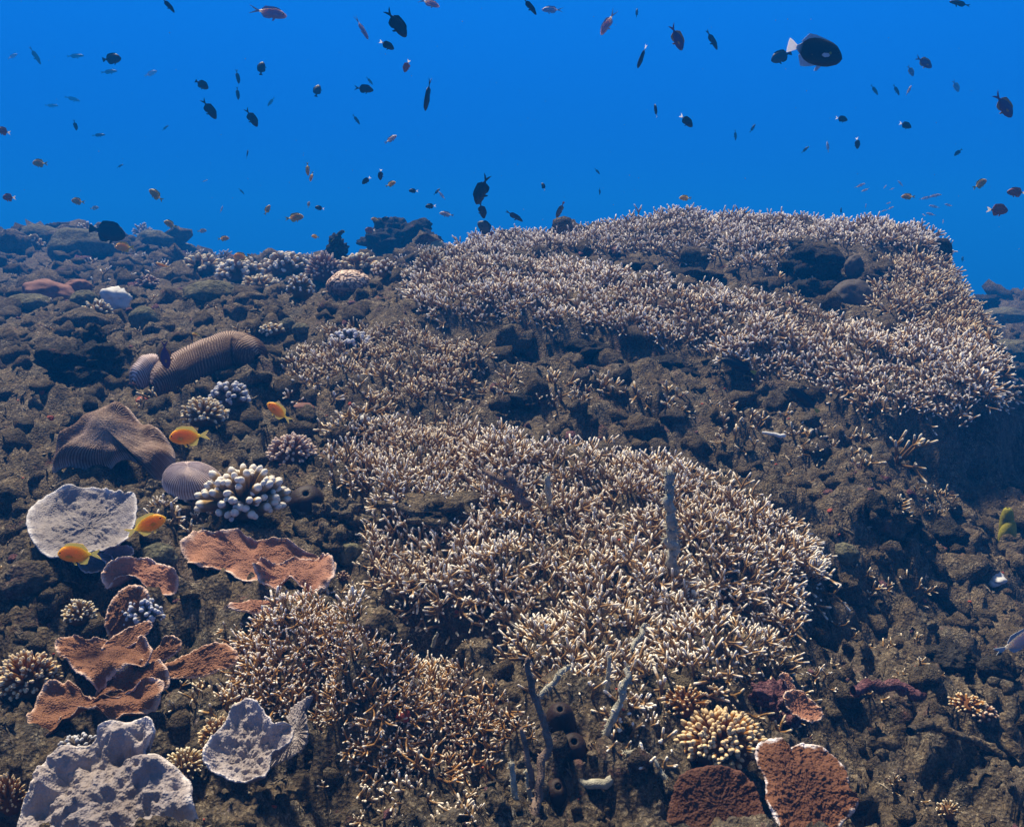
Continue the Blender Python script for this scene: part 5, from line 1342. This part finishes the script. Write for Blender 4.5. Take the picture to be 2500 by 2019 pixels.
def fish_meshes(k):
    d = K[k]
    if d['meshes']: return d['meshes']
    # body: tail root at x=0 .. snout x=1, centred later
    xs = np.array([0, .05, .12, .22, .34, .48, .62, .74, .84, .92, .97, 1.0])
    D = d['depth'] / 2
    prof = np.array([.16, .19, .34, .62, .86, .98, 1.0, .93, .76, .52, .30, .05])
    if d['peak'] < .6: prof = np.array([.15, .20, .42, .78, .96, 1.0, .98, .90, .74, .52, .30, .05])
    if d['depth'] < .4: prof = np.array([.22, .26, .40, .62, .84, .97, 1.0, .92, .76, .54, .32, .05])
    wid = np.array([.05, .10, .25, .5, .8, .98, 1.0, .97, .85, .6, .36, .05]) * d['thick'] / 2
    S = 14; an = np.arange(S) * 2 * np.pi / S
    V, A = [], []
    for x, p, w in zip(xs, prof, wid):
        c, s = np.cos(an), np.sin(an)
        zz = np.sign(s) * np.abs(s) ** .9 * D * p
        yy = np.sign(c) * np.abs(c) ** 1.15 * w
        V.append(np.stack([np.full(S, x), yy, zz * np.where(s > 0, 1.0, .95) + (.0 if x < .9 else -.015)], -1)); A += [x] * S
    V = np.concatenate(V)
    n = len(xs)
    Q = [(i * S + j, (i + 1) * S + j, (i + 1) * S + (j + 1) % S, i * S + (j + 1) % S) for i in range(n - 1) for j in range(S)]
    V = np.vstack([V, [[1.008, 0, -.015]], [[-.01, 0, 0]]]); A += [1, 0]
    T = [((n - 1) * S + j, n * S, (n - 1) * S + (j + 1) % S) for j in range(S)] + [(j, (j + 1) % S, n * S + 1) for j in range(S)]
    body = mk_mesh('fish_body', V, Q, T, [d['mb']], True, {'tip': np.array(A)})
    def fin(pts, name, mat, th=.012, tilt=0.0, at=(0, 0, 0)):
        """flat fin with a little thickness, from an outline in x-z"""
        p = np.array(pts, float); m = len(p)
        c = p.mean(0)
        v = []
        for s in (1, -1):
            for q in p:
                e = np.linalg.norm(q - p[0]); v.append((q[0], s * th * .5 * (1 - .7 * min(1, e * 2)), q[1]))
        me = bpy.data.meshes.new(name)
        v = np.array(v)
        if tilt:
            y = v[:, 1] * math.cos(tilt) + (v[:, 2]) * math.sin(tilt); z = -v[:, 1] * math.sin(tilt) + v[:, 2] * math.cos(tilt)
            v[:, 1], v[:, 2] = y, z
        v = v + np.array(at)
        F = [tuple(range(m)), tuple(range(2 * m - 1, m - 1, -1))] + [((i + 1) % m, i, m + i, m + (i + 1) % m) for i in range(m)]
        me.from_pydata([tuple(q) for q in v], [], F); me.materials.append(mat); me.update()
        return me
    r0 = D * .16; tl = d['tl']; f = d['fil']
    if d['tail'] == 'fork':
        tp = [(.03, 0), (.03, r0), (-tl * .5, D * .45), (-tl, D * .62), (-tl * .8, D * .3), (-tl * .5, 0), (-tl * .8, -D * .3), (-tl, -D * .62), (-tl * .5, -D * .45), (.03, -r0)]
    elif d['tail'] == 'lyre':
        tp = [(.03, 0), (.03, r0), (-tl * .4, D * .42), (-tl - f, D * .75 + f * .3), (-tl * .75, D * .36), (-tl * .35, 0), (-tl * .75, -D * .36), (-tl - f, -D * .75 - f * .3), (-tl * .4, -D * .42), (.03, -r0)]
    else:
        tp = [(.03, 0), (.03, r0), (-tl * .5, D * .40), (-tl, D * .52), (-tl * 1.08, D * .2), (-tl * 1.05, 0), (-tl * 1.08, -D * .2), (-tl, -D * .52), (-tl * .5, -D * .40), (.03, -r0)]
    out = {'body': body, 'tail_fin': fin(tp, 'tail_fin', d['mt'])}
    h = d['dorsal']; top = lambda x: float(np.interp(x, xs, prof)) * D * .95
    dx = np.array([.80, .70, .55, .40, .26, .14])
    hh = np.array([.1, .8, 1.0, 1.05, 1.35, .2]) * h
    if k == 'trigger': hh = np.array([0, .5, 1.0, 2.0, 3.0, .5]) * h
    out['dorsal_fin'] = fin([(x, top(x) - .02) for x in dx[::-1]] + [(x - .04 * (i > 2), top(x) + e) for i, (x, e) in enumerate(zip(dx, hh))], 'dorsal_fin', d['mf'])
    ax_ = np.array([.50, .42, .30, .22, .13]); ah = np.array([.1, .9, 1.35, 1.5, .2]) * d['anal']
    if k == 'trigger': ah = np.array([.5, 1.5, 3.2, 4.2, .8]) * d['anal']
    out['anal_fin'] = fin([(x, -top(x) + .02) for x in ax_[::-1]] + [(x - .03, -top(x) * .97 - e) for x, e in zip(ax_, ah)], 'anal_fin', d['mf'])
    pf = [(.0, 0), (-.04, .035), (-.14, .02), (-.17, -.03), (-.10, -.055), (-.02, -.03)]
    out['pectoral_fin'] = fin(pf, 'pectoral_fin', d['mf'], .008, 0, (.70, d['thick'] * .5 + .004, -.03))
    out['pectoral_fin2'] = fin(pf, 'pectoral_fin', d['mf'], .008, 0, (.70, -d['thick'] * .5 - .004, -.03))
    pv = [(.58, -top(.58) + .03), (.62, -top(.62) + .02), (.55, -top(.58) - .09), (.49, -top(.5) - .10), (.52, -top(.52) + .02)]
    out['pelvic_fin'] = fin(pv, 'pelvic_fin', d['mf'])
    V, F = ICO[2]
    ey = .5 * d['thick'] * .66
    out['eye'] = [mk_mesh('eye', V * .024 + np.array([.875, s * ey, D * .20]), None, F, [M['eye']], True) for s in (1, -1)]
    d['meshes'] = out
    return out
M['eye'] = m_plain('fish_eye', (.004, .004, .005), (.01, .01, .012), .15, 10, 0)
M['spot'] = m_plain('yellow_spot', (.14, .14, .01), (.24, .23, .02), .6, 60, 0)

def fish(kd, px, py, L, ang, Y, label, yaw=0.0, group=None, bank=0.0, name=None):
    """(px, py) middle, L length in the picture incl. tail, ang heading measured counterclockwise from right"""
    me = fish_meshes(kd); d = K[kd]
    if yaw > .45: bank, yaw = bank + .75 + .6 * yaw, .15
    if Y >= 6: Y = 6 + (Y - 6) * 2.2
    tl = d['tl']
    s = L * Y / FOC / (1 + tl * .9) / max(.35, math.cos(yaw))
    a = math.radians(ang); c = P(px, py, Y)
    f = np.array([math.cos(a) * math.cos(yaw), math.sin(yaw), math.sin(a) * math.cos(yaw)])
    up = np.array([-math.sin(a), 0, math.cos(a)])
    if up[2] < -.02: up = -up
    up = up - f * np.dot(up, f); up /= np.linalg.norm(up)
    lat = np.cross(up, f)
    cb, sb = math.cos(bank), math.sin(bank)
    up, lat = up * cb + lat * sb, lat * cb - up * sb
    R = np.stack([f, lat, up], -1)
    o = link(name or 'reef_fish', me['body'])
    o.matrix_basis = mat4(R, c - f * s * (1 - tl) * .5, s)
    tag(o, label, 'fish', group)
    px_r = L * 1024 / 2150
    link('tail_fin', me['tail_fin'], o); link('dorsal_fin', me['dorsal_fin'], o); link('anal_fin', me['anal_fin'], o)
    if px_r > 8:
        link('pectoral_fin', me['pectoral_fin'], o); link('pectoral_fin', me['pectoral_fin2'], o); link('pelvic_fin', me['pelvic_fin'], o)
        for e in me['eye']: link('eye', e, o)
    return o

FISH = [
 # near, over the reef
 ('orange', 397, 916, 92, 186, 1.62, 'largest bright orange damselfish swimming left above the round mushroom coral', .15),
 ('orange', 586, 865, 62, 142, 1.95, 'bright orange damselfish heading up left, above the pinkish finger coral', .1),
 ('orange', 306, 1103, 92, 22, 1.22, 'orange damselfish with pink mouth heading right over the wide grey plate', .1),
 ('orange', 166, 1163, 104, 183, 1.12, 'lowest orange damselfish crossing the lower edge of the wide grey plate', .15),
 ('amber', 262, 519, 44, 178, 4.4, 'orange damselfish just under the black surgeon shaped fish', .2),
 ('amber', 343, 557, 34, 165, 4.2, 'orange damselfish in front of the hazy left slope beside the dark red whip', .7),
 ('amber', 507, 539, 36, 176, 4.6, 'orange damselfish touching the crest above the pale finger corals', .2),
 ('surgeon', 226, 487, 70, -12, 4.6, 'big black oval fish with its tail to the left, over the left crest', .1),
 ('purple', 347, 745, 62, 262, 2.15, 'slender blue grey fish with an orange back, nose down by the long humped coral', .3),
 ('wrasse', 1550, 768, 78, 158, 2.55, 'dark wrasse with a yellow tail in the shade under the pale ledge', .1),
 ('wrasse', 1688, 838, 82, 140, 2.3, 'second dark wrasse with a yellow tail, lower right above the silt slope', .1),
 ('teal', 915, 520, 38, 12, 4.1, 'pale teal round fish at the foot of the dark outcrop', .3),
 ('red', 1016, 630, 44, 172, 3.0, 'dark fish with a rusty tail half hidden in the upper branching ledge', .2),
 ('pale', 2140, 1346, 130, 20, 1.35, 'grey fish with a yellow and white back cut off by the right edge', .2),
 ('yellow', 413, 705, 26, 170, 2.9, 'small olive fish in the shade above the long humped coral', .2),
 # by the crest
 ('dark', 1012, 398, 62, 247, 3.6, 'big dark damselfish with forked tail pointing up right, above the middle crest', .1),
 ('dark', 1012, 441, 34, 285, 3.8, 'dark fish with its tail touching the big forked tail damselfish from below', .3),
 ('grey', 1019, 479, 38, 140, 3.8, 'grey round fish with a small red tail just above the crest coral', .2),
 ('slim', 1080, 454, 40, -30, 4.2, 'dark slender fish slanting down right over the first dark knob', .2),
 ('grey', 1176, 441, 34, 245, 3.9, 'grey bellied dark fish with a red tail spot, above the dark knobs', .5),
 ('yellow', 788, 461, 18, 172, 5.5, 'yellow fish touching a dark one at the left top of the dark outcrop', .2),
 ('dark', 807, 461, 20, 20, 5.6, 'small dark fish right behind the yellow one at the outcrop', .4),
 ('red', 777, 483, 22, 178, 6.0, 'small dark red fish left of the dark outcrop', .2),
 ('amber', 662, 497, 17, 170, 5.2, 'tiny orange fish left of the jagged pinnacle', .3),
 ('yellow', 1257, 474, 14, 80, 5.5, 'tiny yellow fish upright just left of the highest ridge', .4),
 ('yellow', 1439, 416, 24, 178, 4.6, 'yellow fish above the highest coral crest', .2),
 # mid water left
 ('yellow', 618, 457, 36, 8, 4.6, 'olive yellow fish heading right in the water left of the outcrop', .2),
 ('yellow', 328, 410, 36, 142, 5.0, 'olive yellow fish heading up left over the hazy left crest', .2),
 ('yellow', 358, 471, 30, 158, 5.5, 'tan fish just above the left crest, right of the black fish', .2),
 ('yellow', 469, 501, 22, 5, 5.8, 'dull tan fish low over the middle of the left crest', .2),
 ('yellow', 424, 485, 18, 5, 8.0, 'faint tan fish low over the left crest', .2),
 ('yellow', 561, 441, 22, 62, 6.0, 'small yellow fish tilted nose up, left of the olive yellow one', .2),
 ('yellow', 648, 430, 13, 80, 7.5, 'tiny yellow fish beside a tiny white tailed fish', .2),
 ('red', 19, 415, 30, 178, 5.0, 'reddish orange fish at the far left edge over the crest', .2),
 ('red', 8, 276, 30, 166, 5.0, 'brownish fish cut by the left edge in midwater', .2),
 ('yellow', 84, 343, 34, 176, 5.6, 'tan fish heading left in the hazy left water', .2),
 ('yellow', 164, 423, 30, 172, 6.0, 'tan fish low in the water above the left boulders', .2),
 ('yellow', 198, 437, 17, 10, 9.5, 'faint tan fish between two tan ones on the left', .2),
 ('yellow', 820, 387, 22, 25, 4.9, 'yellow fish right of the two small white tailed fish', .2),
 ('yellow', 646, 355, 26, 268, 5.0, 'narrow yellow fish hanging nose down in the centre left water', .6),
 ('yellow', 654, 371, 20, 250, 5.6, 'second narrow yellow fish right below the first', .5),
 ('pale', 938, 450, 30, 170, 6.0, 'pale grey fish left of the big forked tail damselfish', .2),
 ('silver', 928, 411, 22, 130, 8.0, 'faint pale fish beside a small dark slim fish, centre water', .2),
 ('slim', 917, 403, 18, 45, 6.5, 'small dark slim fish beside a faint pale one', .2),
 ('whitetail', 769, 379, 22, 215, 4.6, 'black fish with white tail heading down left, lower of a pair', .2),
 ('whitetail', 799, 367, 21, 260, 4.6, 'black fish with white tail nose down, upper of a pair', .4),
 ('whitetail', 868, 401, 19, 176, 5.0, 'small black fish with white tail in the centre water', .2),
 ('whitetail', 671, 437, 20, 170, 5.0, 'small black fish with white tail above the jagged pinnacle', .2),
 ('whitetail', 904, 433, 22, 184, 5.0, 'black fish with white tail heading left over the dark outcrop', .2),
 ('pale', 820, 293, 28, 35, 5.0, 'grey and yellow fish in the open water, centre left', .3),
 # upper left
 ('dark', 832, 49, 60, -52, 3.4, 'large dark damselfish slanting down right near the top centre', .1),
 ('whitetail', 812, 95, 30, -25, 4.0, 'black fish with white tail just below the large dark damselfish', .2),
 ('red', 854, 139, 24, 242, 5.0, 'small rusty brown fish below the black one with a white tail', .3),
 ('dark', 898, 199, 60, 258, 3.6, 'narrow black fish with ragged tail seen end on, nose down', 1.0),
 ('anthias', 565, 27, 66, -9, 3.5, 'lavender fish with a yellowish tail near the top, heading right', .1),
 ('anthias', 760, 60, 44, -60, 4.2, 'small orange grey fish with a long tail near the top', .5),
 ('anthias', 902, 7, 38, -15, 4.4, 'lavender grey fish cut by the top edge in the middle', .2),
 ('slim', 353, 11, 34, -50, 4.4, 'dark slender fish cut by the top edge, upper left', .1),
 ('round', 235, 124, 32, 10, 5.4, 'dark disc shaped fish in the upper left water', .3),
 ('round', 549, 144, 26, 85, 5.4, 'dark disc shaped fish below the lavender one', .3),
 ('round', 424, 178, 24, -30, 5.0, 'round dark fish above the two nose down damselfish', .4),
 ('round', 666, 191, 24, 80, 5.8, 'round bluish dark fish in the centre left water', .4),
 ('dark', 764, 187, 36, -5, 4.8, 'dark round damselfish with a forked tail to the left', .2),
 ('slim', 776, 170, 18, -50, 8.5, 'faint slim fish touching the back of the forked tail damselfish', .2),
 ('dark', 439, 229, 42, -58, 4.4, 'dark damselfish slanting down, left one of two', .2),
 ('dark', 528, 247, 38, -60, 4.8, 'dark damselfish slanting down, right one of two', .2),
 ('dark', 499, 161, 26, 275, 6.2, 'upper of two bluish fish hanging nose down one above the other', .7),
 ('dark', 499, 196, 24, 270, 6.6, 'lower of two bluish fish hanging nose down one above the other', .7),
 ('slim', 569, 214, 22, 225, 10, 'faint small fish near the right slanting damselfish', .2),
 ('slim', 748, 251, 22, -55, 7.0, 'small dark slim fish below the forked tail damselfish', .2),
 ('dark', 158, 263, 20, 275, 6.5, 'small dark upright fish in the left water', .6),
 ('slim', 74, 117, 34, -65, 9.0, 'faint slender fish slanting down at the upper left', .2),
 ('pale', 26, 119, 20, 30, 12, 'very faint fish near the upper left edge', .2),
 ('slim', 158, 118, 30, 5, 13, 'very faint long fish left of the dark disc shaped fish', .2),
 ('slim', 229, 151, 30, 8, 10, 'faint slender fish just under the dark disc shaped fish', .2),
 ('pale', 316, 155, 26, 25, 12, 'faint bluish fish between two groups in the upper left', .2),
 ('slim', 152, 208, 28, -15, 12, 'faint long fish in the left water', .2),
 ('slim', 108, 222, 24, 0, 13, 'very faint low slung fish in the left water', .2),
 ('slim', 207, 284, 24, 5, 9.0, 'faint slim fish right of the small dark upright one', .2),
 ('slim', 347, 269, 16, 40, 10, 'tiny faint fish left of the slanting damselfish', .2),
 ('slim', 252, 349, 14, 30, 9.0, 'tiny faint dark fish in the lower left water', .2),
 ('dark', 519, 325, 18, 80, 7.0, 'tiny dark upright fish in the centre left water', .5),
 ('slim', 507, 402, 15, -50, 10, 'tiny faint fish above the left crest', .2),
 ('silver', 465, 440, 15, 70, 10, 'tiny pale upright fish above the left crest', .3),
 ('silver', 430, 380, 12, 20, 12, 'barely visible pale speck of a fish over the left crest', .2),
 # right half, upper
 ('slim', 1112, 13, 40, -48, 3.8, 'dark purple slender fish cut by the top edge right of the middle', .1),
 ('anthias', 1159, 21, 38, 176, 7.0, 'faint lavender fish at the top beside the dark purple one', .2),
 ('anthias', 1276, 49, 44, 238, 4.0, 'lavender grey fish nose down at the top centre right', .4),
 ('slim', 1337, 28, 18, 85, 7.0, 'tiny upright fish near the top, right of the lavender grey one', .3),
 ('purple', 1421, 79, 50, -58, 3.8, 'dark purple fish slanting down right in the upper water', .3),
 ('slim', 1495, 84, 42, -55, 4.8, 'blue dark slender fish right of the dark purple one', .1),
 ('whitetail', 1348, 119, 44, 250, 4.0, 'dark elongated fish with a white tail, nose down', .7),
 ('trigger', 1712, 109, 112, -11, 3.0, 'large black triggerfish with a pink and white tail', .1),
 ('round', 1640, 119, 38, 200, 5.0, 'bluish dark fish partly hidden behind the pink tail', .2),
 ('slim', 2015, 8, 38, 165, 4.8, 'blue dark fish cut by the top edge at the right', .2),
 ('purple', 1940, 131, 40, -25, 5.4, 'purplish fish heading right in the upper right water', .2),
 ('purple', 1912, 149, 24, -50, 7.5, 'small faint purple fish under the purplish one', .2),
 ('slim', 1836, 189, 25, -45, 7.5, 'small faint fish, left of three in a row below the triggerfish', .2),
 ('slim', 1882, 189, 25, -50, 7.0, 'small faint fish, middle of three in a row below the triggerfish', .2),
 ('silver', 1908, 190, 22, 60, 6.5, 'pale small fish, right of three in a row below the triggerfish', .2),
 ('purple', 2007, 181, 26, -50, 9.0, 'very faint purple fish in the upper right water', .2),
 ('purple', 2107, 221, 62, -42, 3.4, 'purple fish with a golden back and forked tail near the right edge', .2),
 ('whitetail', 1377, 233, 26, 100, 4.6, 'small black fish with a white flank edge, in the right centre water', .9),
 ('whitetail', 1441, 254, 34, -38, 4.2, 'black fish with a white tail, right centre water, facing down right', .2),
 ('whitetail', 1767, 250, 26, -8, 5.6, 'dark fish with a pale tail, left of two under the triggerfish', .2),
 ('whitetail', 1901, 263, 28, -15, 5.4, 'dark fish with a pale tail, right of two under the triggerfish', .2),
 ('whitetail', 1800, 301, 22, -70, 5.4, 'dark fish with a pale tail, lowest under the triggerfish', .4),
 ('dark', 2012, 320, 18, 225, 6.5, 'small dark fish alone in the right water', .2),
 ('slim', 1544, 284, 20, -80, 7.5, 'small slim fish hanging nose down in the right water', .2),
 ('slim', 1580, 270, 20, 55, 7.0, 'small slim fish tilted up beside the nose down one', .2),
 ('slim', 1690, 315, 19, 40, 7.0, 'small slim fish tilted up, left of the pale sliver', .2),
 ('silver', 1738, 309, 22, 92, 7.5, 'thin pale sliver of a fish standing on end', .4),
 ('slim', 1254, 360, 16, -45, 8.0, 'tiny fish in the open centre water above the knobs', .2),
 ('slim', 1259, 402, 14, -85, 8.0, 'tiny fish nose down in the open centre water', .2),
 ('whitetail', 1141, 392, 16, 110, 5.6, 'tiny dark fish right of the big forked tail damselfish', .4),
 ('yellow', 2057, 387, 34, 30, 4.6, 'dull orange fish tilted up near the right edge', .2),
 ('red', 2135, 404, 36, 176, 4.2, 'orange red fish cut by the right edge', .2),
 ('red', 2094, 441, 46, -2, 3.9, 'orange red fish with a pale forked tail near the right edge', .1),
 ('yellow', 1907, 413, 26, 178, 5.0, 'small orange yellow fish among the tiny silver school', .2),
 ('dark', 2021, 545, 12, 80, 9, 'tiny dark fish beyond the right shoulder of the reef', .3),
 ('slim', 1766, 443, 14, 85, 8, 'tiny upright fish just over the high crest', .3),
]
for f_ in FISH:
    fish(f_[0], f_[1], f_[2], f_[3], f_[4], f_[5], f_[6], yaw=f_[7])
_r = random.Random(4)
for (x, y, L, a) in [(1805, 390, 20, 25), (1817, 399, 18, 200), (1858, 393, 9, 60), (1891, 386, 16, 130), (1872, 397, 9, 20), (1943, 416, 24, 12), (1962, 411, 24, 10), (1865, 427, 12, 15),
                     (1818, 433, 10, 80), (1855, 443, 13, 15), (1870, 437, 15, 25), (1962, 434, 20, 165), (1992, 431, 20, 170), (1955, 450, 20, 165), (1980, 466, 9, 100), (1940, 452, 10, 150)]:
    fish('silver', x, y, L, a, _r.uniform(7.5, 9.5), 'tiny silver fish in the loose school above the right end of the high crest', yaw=_r.uniform(-.4, .4), group='tiny silver fish over the right crest')
# the yellow patch on the triggerfish's cheek
for o in list(COL.objects):
    if o.get('label', '').startswith('large black triggerfish'):
        V, F = ICO[2]
        sp_ = mk_mesh('cheek_spot', V * np.array([.03, .012, .028]) + np.array([.70, -.078, .015]), None, F, [M['spot']], True)
        link('cheek_spot', sp_, o)
